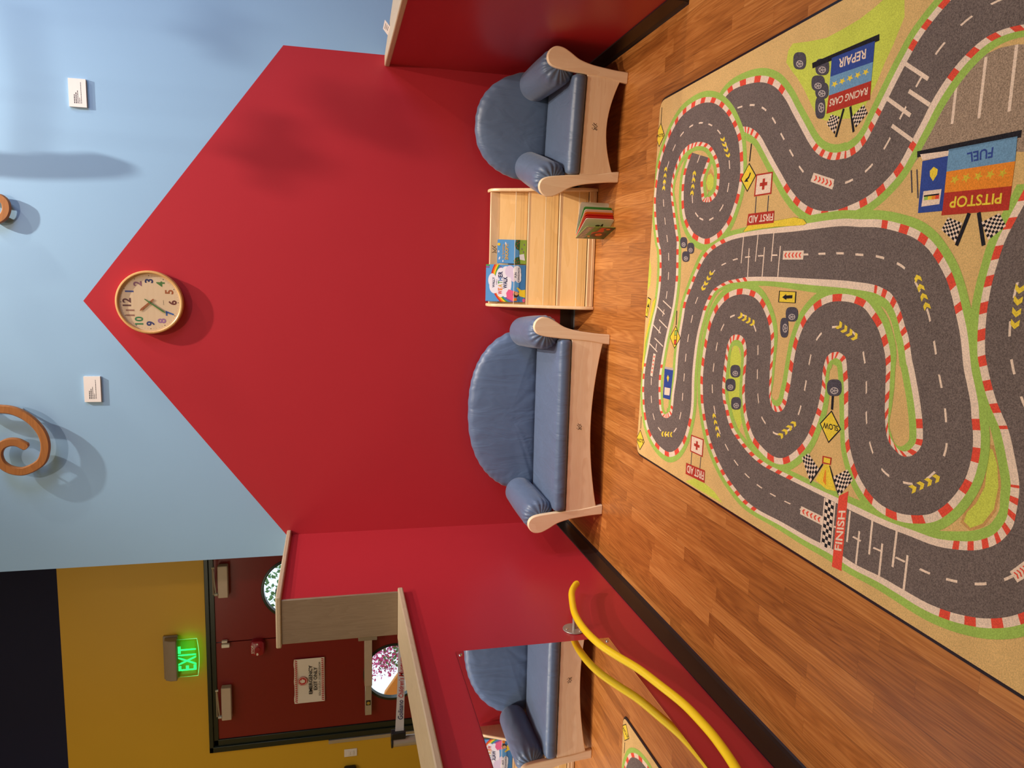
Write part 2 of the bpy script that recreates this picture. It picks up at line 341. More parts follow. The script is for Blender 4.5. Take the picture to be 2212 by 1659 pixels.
# the rug's printed design, measured on the floor in tenths of a millimetre
RUG = ('{"S1":[[[5671,-16006],[5236,-17533]],[[4991,-15554],[4778,-17199]],[[4426,-15406],[4344,-16953]],[[3639,-15451],[3769,-17098]],[[2878,-15769],[3501,-17213]],[[2146,-16668],[3408,-17474]],[[1869,-17721],[3386,-17722]],[[2062,-18747],[3387,-17964]],[[2528,-19499],[3553,-18369]],[[3227,-19969],[3801,-18569]],[[3844,-20183],[4152,-18616]],[[4473,-20200],[4598,-18586]],[[5522,-19923],[5124,-18306]],[[6296,-19358],[5660,-17719]],[[6901,-18667],[5918,-17102]],[[7367,-17784],[6043,-16480]],[[7599,-16786],[6064,-16061]],[[7604,-15759],[6046,-15583]],[[7410,-14690],[5846,-15002]],[[6928,-13825],[5471,-14537]],[[6233,-13124],[4967,-14193]],[[5472,-12652],[4479,-14040]],[[4603,-12439],[4070,-14068]],[[3809,-12408],[3545,-14254]],[[2830,-12663],[2707,-14597]],[[1905,-13038],[1879,-14959]],[[1515,-13305],[1465,-14989]],[[663,-13476],[652,-15069]],[[-136,-13463],[-113,-15073]],[[-1000,-13301],[-1043,-14920]],[[-1777,-12980],[-1893,-14607]],[[-2570,-12678],[-2545,-14358]],[[-3373,-12437],[-3205,-14154]],[[-4016,-12240],[-3871,-13985]],[[-4715,-12117],[-4541,-13852]],[[-5458,-12139],[-5196,-13870]],[[-6180,-12301],[-5887,-14021]],[[-6460,-12406],[-6150,-14145]],[[-7181,-12846],[-6351,-14400]],[[-7693,-13658],[-6411,-14660]],[[-7929,-14600],[-6404,-14846]],[[-7918,-15468],[-6369,-15027]],[[-7550,-16251],[-6283,-15200]],[[-6959,-16802],[-6135,-15423]],[[-6332,-17109],[-5907,-15513]],[[-5689,-17298],[-5582,-15555]],[[-5082,-17328],[-5103,-15589]],[[-4087,-17254],[-4289,-15743]],[[-3091,-17317],[-3249,-15796]],[[-2196,-17484],[-2317,-15929]],[[-1454,-17768],[-1546,-16112]],[[-966,-18006],[-889,-16272]],[[-340,-18540],[-88,-16795]],[[-77,-19116],[446,-17197]],[[120,-19811],[1056,-17776]],[[204,-20530],[1450,-18593]],[[281,-21297],[1700,-19694]],[[298,-22370],[1803,-20777]],[[290,-23439],[1839,-22168]],[[251,-24813],[1836,-23970]],[[209,-26553],[1872,-26332]],[[156,-27502],[1792,-27384]],[[92,-28189],[1728,-28203]],[[2,-28572],[1578,-28937]],[[-148,-28951],[1379,-29593]],[[-421,-29249],[1092,-30110]],[[-752,-29464],[733,-30503]],[[-1022,-29606],[301,-30858]],[[-1229,-29738],[-123,-31097]],[[-1526,-29861],[-541,-31278]],[[-1912,-29987],[-1148,-31519]],[[-2121,-30084],[-1922,-31728]],[[-2529,-30249],[-2325,-31886]],[[-2991,-30423],[-2777,-32056]],[[-3455,-30565],[-3156,-32141]],[[-3837,-30640],[-3587,-32243]],[[-4110,-30653],[-4034,-32270]],[[-4335,-30544],[-4568,-32189]],[[-4511,-30365],[-4995,-32004]],[[-4601,-30149],[-5475,-31675]],[[-4619,-29940],[-5894,-31206]],[[-4539,-29736],[-6134,-30603]],[[-4426,-29524],[-6250,-29987]],[[-4265,-29369],[-6216,-29358]],[[-4057,-29274],[-6006,-28814]],[[-3777,-29205],[-5627,-28323]],[[-3462,-29149],[-5157,-27983]],[[-3110,-29115],[-4682,-27766]],[[-2631,-29069],[-4146,-27653]],[[-2249,-29032],[-3533,-27572]],[[-1873,-28936],[-2954,-27495]],[[-1528,-28777],[-2646,-27417]],[[-1189,-28571],[-2210,-27297]],[[-852,-28221],[-2088,-27134]],[[-590,-27849],[-2028,-26939]],[[-462,-27281],[-2029,-26794]],[[-450,-26649],[-2060,-26656]],[[-540'
',-26109],[-2127,-26488]],[[-778,-25593],[-2280,-26340]],[[-1152,-25162],[-2506,-26256]],[[-1563,-24906],[-2838,-26214]],[[-2014,-24734],[-3053,-26240]],[[-2445,-24643],[-3330,-26224]],[[-2955,-24581],[-3631,-26177]],[[-3470,-24518],[-3976,-26106]],[[-3763,-24444],[-4182,-26034]],[[-4050,-24382],[-4586,-25878]],[[-4266,-24276],[-5054,-25636]],[[-4419,-24092],[-5486,-25255]],[[-4481,-23858],[-5886,-24723]],[[-4458,-23644],[-6083,-24207]],[[-4325,-23470],[-6083,-23642]],[[-4138,-23366],[-5898,-22993]],[[-3937,-23289],[-5644,-22462]],[[-3493,-23246],[-5207,-22067]],[[-3006,-23218],[-4692,-21800]],[[-2519,-23211],[-4066,-21637]],[[-2077,-23175],[-3465,-21600]],[[-1681,-23066],[-2860,-21602]],[[-1251,-22829],[-2478,-21560]],[[-861,-22484],[-2148,-21412]],[[-550,-22029],[-1985,-21146]],[[-408,-21466],[-1953,-20835]],[[-398,-20733],[-1988,-20560]],[[-574,-19944],[-2085,-20341]],[[-934,-19318],[-2300,-20168]],[[-1392,-18865],[-2626,-20051]],[[-1970,-18576],[-2947,-20004]],[[-2597,-18413],[-3363,-19950]],[[-3374,-18276],[-3823,-19919]],[[-4098,-18258],[-4280,-19933]],[[-4900,-18391],[-4762,-20086]],[[-5274,-18520],[-4887,-20210]],[[-5852,-18792],[-5342,-20473]],[[-6405,-19147],[-5763,-20878]],[[-6837,-19567],[-6038,-21382]],[[-7279,-20092],[-6275,-21909]],[[-7674,-20731],[-6488,-22572]],[[-7965,-21421],[-6613,-23273]],[[-8219,-22243],[-6657,-24073]],[[-8320,-23196],[-6686,-25092]],[[-8297,-24635],[-6722,-26340]],[[-8304,-26249],[-6755,-27478]],[[-8266,-27405],[-6785,-28268]],[[-8344,-28530],[-6793,-29593]],[[-8295,-29603],[-6748,-30497]],[[-8307,-30471],[-6718,-31224]],[[-8315,-31330],[-6655,-31693]],[[-8233,-32060],[-6547,-32134]],[[-8084,-32683],[-6433,-32507]],[[-7877,-33258],[-6287,-32838]],[[-7535,-33863],[-6055,-33189]],[[-7025,-34440],[-5811,-33417]],[[-6442,-34853],[-5522,-33589]],[[-5904,-35033],[-5235,-33654]],[[-4307,-35018],[-4494,-33666]],[[-3528,-34811],[-3855,-33468]],[[-2964,-34581],[-3246,-33215]],[[-2550,-34290],[-2866,-32965]],[[-2234,-34087],[-2599,-32789]],[[-1814,-33867],[-2223,-32597]],[[-1331,-33691],[-1759,-32406]],[[-980,-33616],[-1438,-32308]],[[-481,-33575],[-900,-32248]],[[19,-33617],[-361,-32239]],[[487,-33716],[149,-32284]],[[968,-33862],[651,-32379]],[[1297,-33999],[1155,-32511]],[[1663,-34151],[1581,-32708]],[[2021,-34300],[2004,-32927]],[[2341,-34496],[2426,-33151]]],"S2":[[[7155,-18274],[5948,-19403]],[[7447,-18730],[6065,-19811]],[[7586,-19530],[6001,-20231]],[[7433,-21063],[5902,-20644]],[[7047,-22136],[5718,-21058]],[[6461,-22900],[5418,-21514]],[[5867,-23439],[4947,-21981]],[[5293,-23961],[4399,-22518]],[[4737,-24466],[3888,-23035]],[[4370,-24873],[3306,-23646]],[[4107,-25342],[2788,-24385]],[[3960,-25837],[2462,-25243]],[[3931,-26325],[2382,-26156]],[[3933,-26594],[2522,-27062]],[[4065,-27031],[2707,-27698]],[[4318,-27363],[3010,-28260]],[[4640,-27605],[3421,-28776]],[[4997,-27858],[3975,-29163]],[[5423,-28160],[4443,-29482]],[[5836,-28452],[4874,-29755]],[[6255,-28774],[5264,-30078]],[[6630,-29089],[5621,-30463]],[['
'6921,-29441],[5902,-30908]],[[7191,-29855],[6064,-31345]],[[7409,-30292],[6100,-31839]],[[7594,-30812],[6035,-32407]],[[7621,-31632],[5912,-33003]],[[7329,-32538],[5722,-33546]]],"plain1":[[28,33],[45,50],[56,62],[69,73],[140,147],[155,157]],"plain2":[[5,8],[17,20]],"P":[[0,"lime",[[8215,-23140],[8014,-24103],[7863,-24995],[7892,-25807],[7951,-26562],[8087,-27214],[8199,-27610],[7941,-28381],[7425,-28451],[7174,-28315],[6789,-28108],[6357,-27812],[5951,-27593],[5599,-27359],[5305,-27111],[5095,-26542],[5257,-25341],[5406,-24921],[5876,-24505],[6519,-23995],[6981,-23559],[7233,-23269],[7679,-22817],[8062,-22899]]],[0,"lime",[[1571,-11400],[1391,-11908],[562,-12284],[-154,-12238],[-666,-11680],[-617,-11433],[847,-11250]]],[0,"lime",[[-8848,-17210],[-8497,-18030],[-8466,-19049],[-8581,-19839],[-8853,-20524],[-8875,-19494],[-8879,-18288]]],[0,"ochre",[[-5826,-32152],[-5476,-32243],[-5147,-32471],[-4727,-32646],[-4192,-32655],[-3666,-32649],[-3675,-32857],[-4085,-33084],[-4603,-33186],[-5225,-33130],[-5709,-32845],[-5949,-32478]]],[1,"lime",[[-5765,-32248],[-5510,-32317],[-5209,-32546],[-4728,-32744],[-4173,-32733],[-3763,-32710],[-3788,-32841],[-4103,-33009],[-4624,-33111],[-5190,-33063],[-5639,-32802],[-5866,-32467]]],[0,"ochre",[[4743,-17818],[4378,-18216],[4006,-18329],[3764,-18059],[3837,-17566],[4209,-17321],[4603,-17487]]],[1,"lime",[[4563,-17813],[4372,-18075],[4024,-18168],[3857,-17951],[3906,-17655],[4192,-17472],[4498,-17599]]],[0,"lime",[[-2346,-20650],[-2367,-20906],[-2900,-21241],[-3544,-21324],[-4393,-21501],[-5061,-21669],[-5688,-21420],[-5346,-21124],[-5153,-20712],[-4581,-20348],[-4055,-20218],[-3231,-20288],[-2678,-20435]]],[0,"taupe",[[4938,-30048],[5180,-30381],[5474,-30830],[5647,-31272],[5699,-31740],[5651,-32198],[5533,-32644],[5204,-33617],[2893,-33933],[3162,-32769],[3203,-32502],[3637,-31545],[3659,-29686],[3182,-29104],[3875,-29420],[4417,-29623],[4771,-29845]]],[6,"white",[[1804,-20763],[807,-20713],[803,-20773],[1800,-20823]]],[6,"white",[[1838,-21779],[856,-21724],[852,-21784],[1834,-21839]]],[6,"white",[[1846,-22809],[847,-22777],[845,-22837],[1844,-22869]]],[6,"white",[[1363,-21221],[280,-21251],[282,-21311],[1365,-21281]]],[6,"white",[[1371,-22273],[298,-22250],[296,-22310],[1369,-22333]]],[6,"white",[[1376,-23280],[290,-23257],[288,-23317],[1374,-23340]]],[6,"white",[[-901,-13825],[-1232,-14787],[-1176,-14807],[-845,-13845]]],[6,"white",[[-1185,-13154],[-1538,-14092],[-1482,-14114],[-1129,-13176]]],[6,"white",[[-1828,-13496],[-2168,-14457],[-2112,-14477],[-1772,-13516]]],[6,"white",[[-2083,-12737],[-2469,-13768],[-2413,-13790],[-2027,-12759]]],[6,"white",[[-2758,-13091],[-3077,-14100],[-3019,-14118],[-2700,-13109]]],[6,"white",[[-3038,-12409],[-3397,-13473],[-3341,-13493],[-2982,-12429]]],[6,"white",[[6104,-28612],[5470,-29542],[5560,-29604],[6194,-28674]]],[6,"white",[[5318,-28864],[4780,-29686],[4872,-29746],[5410,-28924]]],[6,"white",[[5288,-28052],[4641,-29016],[4733,-29078],[5380,-28114]]],[6,"white",[[4503,-283'
'26],[3943,-29192],[4035,-29252],[4595,-28386]]],[1,"white",[[5642,-32169],[4157,-32164],[4157,-32254],[5642,-32259]]],[1,"white",[[5595,-31332],[4170,-31313],[4168,-31403],[5593,-31422]]],[1,"white",[[5224,-30500],[4192,-30487],[4190,-30577],[5222,-30590]]],[6,"white",[[-6800,-28056],[-7802,-28045],[-7802,-28125],[-6800,-28136]]],[6,"white",[[-7279,-28544],[-8330,-28523],[-8332,-28603],[-7281,-28624]]],[6,"white",[[-6750,-29043],[-7829,-29041],[-7829,-29121],[-6750,-29123]]],[6,"white",[[-7316,-29528],[-8360,-29520],[-8360,-29600],[-7316,-29608]]],[6,"white",[[-6745,-30029],[-7835,-30005],[-7837,-30085],[-6747,-30109]]],[6,"white",[[-7296,-30513],[-8346,-30496],[-8348,-30576],[-7298,-30593]]],[6,"black",[[8286,-12526],[7541,-12519],[7541,-12569],[8286,-12576]]],[6,"black",[[7578,-12547],[6914,-13034],[6456,-12457],[7098,-11959]]],[7,"yellow",[[7515,-12542],[6924,-12975],[6518,-12462],[7088,-12021]]],[6,"black",[[-6861,-11932],[-7503,-11939],[-7503,-11989],[-6861,-11982]]],[6,"black",[[-7562,-11930],[-8089,-12533],[-8630,-12001],[-8175,-11422]]],[7,"yellow",[[-7623,-11935],[-8092,-12472],[-8572,-11998],[-8168,-11485]]],[6,"black",[[-3409,-26769],[-3873,-26786],[-3869,-26896],[-3405,-26879]]],[6,"black",[[-3894,-26826],[-4404,-27359],[-4963,-26814],[-4424,-26290]]],[7,"yellow",[[-3953,-26827],[-4406,-27300],[-4902,-26815],[-4423,-26352]]],[6,"black",[[5262,-20866],[4616,-20816],[4610,-20886],[5256,-20936]]],[6,"black",[[4568,-20838],[4038,-21389],[3487,-20834],[4016,-20288]]],[7,"yellow",[[4507,-20838],[4037,-21329],[3547,-20835],[4017,-20352]]],[6,"black",[[-1279,-15361],[-1947,-15352],[-1947,-15422],[-1279,-15431]]],[6,"black",[[-1964,-15371],[-2497,-15932],[-3044,-15358],[-2536,-14783]]],[7,"yellow",[[-2025,-15371],[-2498,-15869],[-2984,-15359],[-2533,-14849]]],[6,"black",[[-193,-23435],[-199,-24465],[-597,-24470],[-602,-23437]]],[7,"yellow",[[-217,-23495],[-221,-24410],[-575,-24414],[-579,-23497]]],[6,"black",[[-745,-12040],[-839,-12446],[-1794,-12097],[-1717,-11758]]],[7,"yellow",[[-804,-12045],[-887,-12407],[-1736,-12096],[-1666,-11795]]],[8,"black",[[4208,-20953],[4045,-20840],[3999,-20906],[4162,-21019]]],[8,"black",[[4068,-20869],[3949,-20645],[3879,-20683],[3998,-20907]]],[8,"black",[[4012,-20715],[3870,-20869],[3892,-20570]]],[8,"black",[[-325,-24259],[-348,-23866],[-458,-23872],[-435,-24265]]],[8,"black",[[-294,-23888],[-506,-23929],[-418,-23655]]],[8,"black",[[-1585,-12061],[-1217,-12140],[-1205,-12082],[-1573,-12003]]],[8,"black",[[-1244,-12004],[-1261,-12255],[-1042,-12172]]],[8,"black",[[-2186,-15278],[-2165,-15566],[-2837,-15536],[-2860,-15281]]],[9,"green",[[-2209,-15327],[-2194,-15524],[-2391,-15502],[-2406,-15317]]],[9,"yellow",[[-2426,-15320],[-2412,-15493],[-2609,-15483],[-2624,-15310]]],[9,"red",[[-2650,-15313],[-2635,-15487],[-2816,-15475],[-2831,-15312]]],[6,"black",[[2000,-20719],[2217,-21013],[2270,-22521],[2320,-24059],[2207,-24579],[2065,-24752],[2018,-24604],[2053,-22911],[2052,-21660]]],[7,"yellow",[[2002,-20751],[221'
'6,-21045],[2263,-22549],[2316,-24036],[2205,-24555],[2066,-24727],[2020,-24579],[2062,-22930],[2054,-21689]]],[6,"black",[[-729,-12991],[-1213,-12882],[-2236,-12372],[-3096,-12014],[-4653,-11888],[-4270,-11723],[-2875,-11935],[-1789,-12380],[-946,-12684]]],[7,"yellow",[[-750,-12983],[-1234,-12872],[-2258,-12366],[-3073,-12024],[-4629,-11893],[-4247,-11730],[-2852,-11954],[-1811,-12378],[-968,-12678]]],[6,"tyre",[[3251,-21470],[2639,-21473],[2639,-21523],[3251,-21520]]],[6,"tyre",[[3211,-22292],[2636,-22295],[2636,-22345],[3211,-22342]]],[6,"dred",[[4074,-21388],[4033,-22495],[3253,-22491],[3266,-21339]]],[7,"white",[[4014,-21466],[3982,-22419],[3308,-22415],[3322,-21425]]],[8,"dred",[[3858,-21867],[3853,-22024],[3457,-22013],[3460,-21853]]],[8,"dred",[[3727,-21692],[3714,-22187],[3588,-22185],[3599,-21686]]],[8,"dred",[[2654,-21027],[2640,-22770],[2209,-22784],[2221,-20964]]],[6,"tyre",[[-7405,-17632],[-7990,-17621],[-7990,-17671],[-7405,-17682]]],[6,"tyre",[[-7399,-18486],[-8028,-18444],[-8032,-18494],[-7403,-18536]]],[6,"dred",[[-6648,-17496],[-6607,-18661],[-7390,-18661],[-7407,-17496]]],[7,"white",[[-6700,-17580],[-6663,-18582],[-7338,-18582],[-7351,-17580]]],[8,"dred",[[-6822,-18007],[-6817,-18170],[-7203,-18170],[-7207,-18007]]],[8,"dred",[[-6957,-17830],[-6944,-18343],[-7068,-18343],[-7080,-17830]]],[8,"dred",[[-8002,-17190],[-7909,-18938],[-8450,-18967],[-8515,-17200]]],[6,"red",[[-6498,-27525],[-6224,-27937],[-8792,-27953],[-8826,-27495]]],[6,"white",[[-6742,-26911],[-6765,-27327],[-8324,-27329],[-8333,-26916]]],[7,"black",[[-6864,-26911],[-6870,-27051],[-6991,-27052],[-6985,-26912]]],[7,"black",[[-7107,-26912],[-7112,-27052],[-7233,-27052],[-7229,-26912]]],[7,"black",[[-7351,-26913],[-7354,-27053],[-7476,-27053],[-7473,-26913]]],[7,"black",[[-7595,-26914],[-7597,-27053],[-7719,-27053],[-7718,-26914]]],[7,"black",[[-7841,-26914],[-7841,-27054],[-7963,-27054],[-7963,-26915]]],[7,"black",[[-8086,-26915],[-8085,-27054],[-8207,-27055],[-8210,-26915]]],[7,"black",[[-6750,-27051],[-6757,-27190],[-6877,-27190],[-6870,-27051]]],[7,"black",[[-6991,-27052],[-6997,-27190],[-7117,-27190],[-7112,-27052]]],[7,"black",[[-7233,-27052],[-7237,-27191],[-7358,-27191],[-7354,-27053]]],[7,"black",[[-7476,-27053],[-7478,-27191],[-7599,-27191],[-7597,-27053]]],[7,"black",[[-7719,-27053],[-7720,-27191],[-7841,-27192],[-7841,-27054]]],[7,"black",[[-7963,-27054],[-7962,-27192],[-8084,-27192],[-8085,-27054]]],[7,"black",[[-8207,-27055],[-8205,-27192],[-8327,-27193],[-8330,-27055]]],[7,"black",[[-6877,-27190],[-6884,-27327],[-7003,-27327],[-6997,-27190]]],[7,"black",[[-7117,-27190],[-7122,-27327],[-7242,-27327],[-7237,-27191]]],[7,"black",[[-7358,-27191],[-7361,-27327],[-7481,-27328],[-7478,-27191]]],[7,"black",[[-7599,-27191],[-7601,-27328],[-7721,-27328],[-7720,-27191]]],[7,"black",[[-7841,-27192],[-7841,-27328],[-7962,-27328],[-7962,-27192]]],[7,"black",[[-8084,-27192],[-8082,-27328],[-8203,-27329],[-8205,-27192]]],[6,"white",[[-6755,-26837],[-8360,-26832],[-836'
'0,-26892],[-6755,-26897]]],[6,"white",[[-6749,-27349],[-8317,-27359],[-8317,-27419],[-6749,-27409]]],[6,"white",[[3691,-24904],[3347,-26001],[3038,-25949],[3420,-24772]]],[7,"red",[[3595,-24999],[3570,-25079],[3467,-25116],[3410,-25011],[3436,-24928],[3493,-25035]]],[7,"red",[[3532,-25198],[3508,-25276],[3403,-25317],[3343,-25217],[3370,-25135],[3429,-25237]]],[7,"red",[[3471,-25393],[3446,-25471],[3340,-25514],[3278,-25420],[3304,-25339],[3365,-25436]]],[7,"red",[[3410,-25586],[3385,-25663],[3278,-25709],[3213,-25620],[3239,-25540],[3302,-25632]]],[7,"red",[[3349,-25777],[3326,-25852],[3216,-25901],[3149,-25817],[3175,-25738],[3241,-25825]]],[6,"white",[[875,-24699],[897,-23509],[1198,-23510],[1179,-24703]]],[7,"red",[[942,-24579],[943,-24498],[1032,-24429],[1118,-24500],[1117,-24580],[1030,-24509]]],[7,"red",[[945,-24377],[947,-24296],[1035,-24225],[1122,-24297],[1120,-24379],[1034,-24307]]],[7,"red",[[949,-24173],[950,-24090],[1039,-24018],[1125,-24091],[1124,-24174],[1038,-24101]]],[7,"red",[[952,-23965],[954,-23881],[1043,-23807],[1129,-23882],[1127,-23966],[1041,-23892]]],[7,"red",[[956,-23754],[958,-23668],[1046,-23594],[1132,-23669],[1131,-23755],[1045,-23679]]],[6,"white",[[-4621,-12827],[-3489,-13062],[-3506,-13330],[-4643,-13087]]],[7,"red",[[-4505,-12908],[-4425,-12924],[-4362,-13014],[-4437,-13075],[-4517,-13058],[-4441,-12998]]],[7,"red",[[-4306,-12949],[-4227,-12966],[-4163,-13056],[-4238,-13117],[-4318,-13100],[-4242,-13040]]],[7,"red",[[-4108,-12990],[-4029,-13007],[-3966,-13098],[-4040,-13159],[-4119,-13143],[-4045,-13081]]],[7,"red",[[-3911,-13032],[-3833,-13048],[-3769,-13139],[-3843,-13201],[-3922,-13184],[-3848,-13123]]],[7,"red",[[-3715,-13073],[-3637,-13089],[-3573,-13181],[-3646,-13243],[-3725,-13226],[-3651,-13164]]],[6,"white",[[-7686,-26847],[-7683,-25659],[-7393,-25684],[-7385,-26882]]],[7,"red",[[-7622,-26734],[-7622,-26653],[-7536,-26592],[-7449,-26673],[-7449,-26753],[-7536,-26673]]],[7,"red",[[-7622,-26532],[-7622,-26451],[-7536,-26388],[-7450,-26469],[-7450,-26551],[-7536,-26470]]],[7,"red",[[-7622,-26328],[-7622,-26245],[-7536,-26181],[-7451,-26262],[-7451,-26345],[-7536,-26264]]],[7,"red",[[-7622,-26120],[-7622,-26036],[-7537,-25970],[-7452,-26052],[-7452,-26137],[-7537,-26055]]],[7,"red",[[-7621,-25909],[-7621,-25823],[-7537,-25756],[-7453,-25838],[-7453,-25924],[-7537,-25842]]],[6,"white",[[-6689,-33914],[-6255,-34335],[-6061,-34072],[-6514,-33690]]],[7,"red",[[-6605,-33912],[-6574,-33941],[-6495,-33900],[-6471,-33808],[-6502,-33780],[-6526,-33871]]],[7,"red",[[-6528,-33985],[-6497,-34014],[-6417,-33970],[-6392,-33877],[-6423,-33849],[-6448,-33942]]],[7,"red",[[-6451,-34057],[-6420,-34086],[-6340,-34040],[-6313,-33945],[-6345,-33918],[-6371,-34012]]],[7,"red",[[-6375,-34129],[-6345,-34157],[-6264,-34109],[-6236,-34012],[-6267,-33985],[-6294,-34082]]],[7,"red",[[-6299,-34200],[-6270,-34228],[-6188,-34178],[-6159,-34079],[-6190,-34052],[-6218,-34150]]],[6,"yellow",[[5878,-18785],[5761,-18870],[5680,-18767],[576'
'3,-18545],[5882,-18459],[5797,-18683]]],[6,"yellow",[[5644,-18954],[5528,-19037],[5446,-18936],[5528,-18715],[5645,-18630],[5563,-18852]]],[6,"yellow",[[5412,-19120],[5297,-19203],[5215,-19103],[5294,-18884],[5411,-18800],[5330,-19019]]],[6,"yellow",[[5182,-19285],[5068,-19368],[4985,-19268],[5063,-19052],[5178,-18968],[5100,-19186]]],[6,"yellow",[[4349,-13084],[4493,-13104],[4571,-13272],[4447,-13411],[4304,-13392],[4427,-13252]]],[6,"yellow",[[4638,-13123],[4781,-13143],[4857,-13310],[4733,-13449],[4590,-13430],[4714,-13291]]],[6,"yellow",[[4925,-13162],[5068,-13181],[5142,-13348],[5017,-13487],[4875,-13468],[5000,-13329]]],[6,"yellow",[[5211,-13201],[5353,-13220],[5426,-13386],[5300,-13525],[5159,-13506],[5284,-13367]]],[6,"yellow",[[3826,-16068],[3965,-16088],[4038,-16257],[3917,-16398],[3779,-16379],[3899,-16238]]],[6,"yellow",[[4104,-16107],[4242,-16127],[4314,-16296],[4192,-16436],[4055,-16417],[4176,-16276]]],[6,"yellow",[[4381,-16146],[4519,-16166],[4588,-16334],[4466,-16474],[4329,-16455],[4451,-16315]]],[6,"yellow",[[4656,-16185],[4794,-16205],[4862,-16372],[4739,-16512],[4603,-16493],[4725,-16353]]],[6,"yellow",[[-1075,-20945],[-1113,-21098],[-1251,-21102],[-1337,-20890],[-1300,-20734],[-1213,-20948]]],[6,"yellow",[[-1151,-21251],[-1188,-21402],[-1324,-21406],[-1410,-21198],[-1374,-21045],[-1288,-21255]]],[6,"yellow",[[-1225,-21551],[-1262,-21699],[-1397,-21703],[-1482,-21500],[-1446,-21349],[-1361,-21555]]],[6,"yellow",[[-1298,-21846],[-1334,-21991],[-1468,-21995],[-1553,-21796],[-1518,-21648],[-1432,-21850]]],[6,"yellow",[[466,-18650],[363,-18551],[329,-18321],[441,-18231],[545,-18333],[433,-18422]]],[6,"yellow",[[259,-18451],[154,-18351],[118,-18118],[231,-18027],[337,-18129],[224,-18220]]],[6,"yellow",[[48,-18249],[-58,-18147],[-95,-17911],[18,-17819],[125,-17923],[12,-18015]]],[6,"yellow",[[-165,-18045],[-273,-17941],[-312,-17702],[-198,-17609],[-90,-17714],[-203,-17807]]],[6,"yellow",[[-1052,-26845],[-1103,-26975],[-1246,-26967],[-1320,-26776],[-1270,-26644],[-1196,-26837]]],[6,"yellow",[[-1153,-27103],[-1203,-27231],[-1344,-27223],[-1418,-27036],[-1369,-26907],[-1295,-27096]]],[6,"yellow",[[-1252,-27357],[-1301,-27481],[-1441,-27474],[-1515,-27291],[-1467,-27164],[-1393,-27349]]],[6,"yellow",[[-1349,-27605],[-1396,-27727],[-1535,-27720],[-1609,-27541],[-1562,-27417],[-1488,-27598]]],[6,"yellow",[[-7158,-15646],[-7186,-15495],[-7084,-15389],[-6943,-15496],[-6916,-15647],[-7056,-15541]]],[6,"yellow",[[-7215,-15343],[-7244,-15189],[-7141,-15082],[-6998,-15191],[-6970,-15344],[-7112,-15236]]],[6,"yellow",[[-7273,-15035],[-7302,-14878],[-7198,-14769],[-7054,-14880],[-7026,-15036],[-7169,-14926]]],[6,"yellow",[[-7332,-14721],[-7361,-14562],[-7257,-14451],[-7111,-14564],[-7083,-14723],[-7228,-14611]]],[6,"yellow",[[-6310,-19798],[-6190,-19724],[-6068,-19792],[-6113,-19962],[-6231,-20034],[-6187,-19865]]],[6,"yellow",[[-6070,-19650],[-5950,-19576],[-5827,-19644],[-5874,-19816],[-5993,-19889],[-5948,-19718]]],[6,"yellow",[[-5829,-19501]'
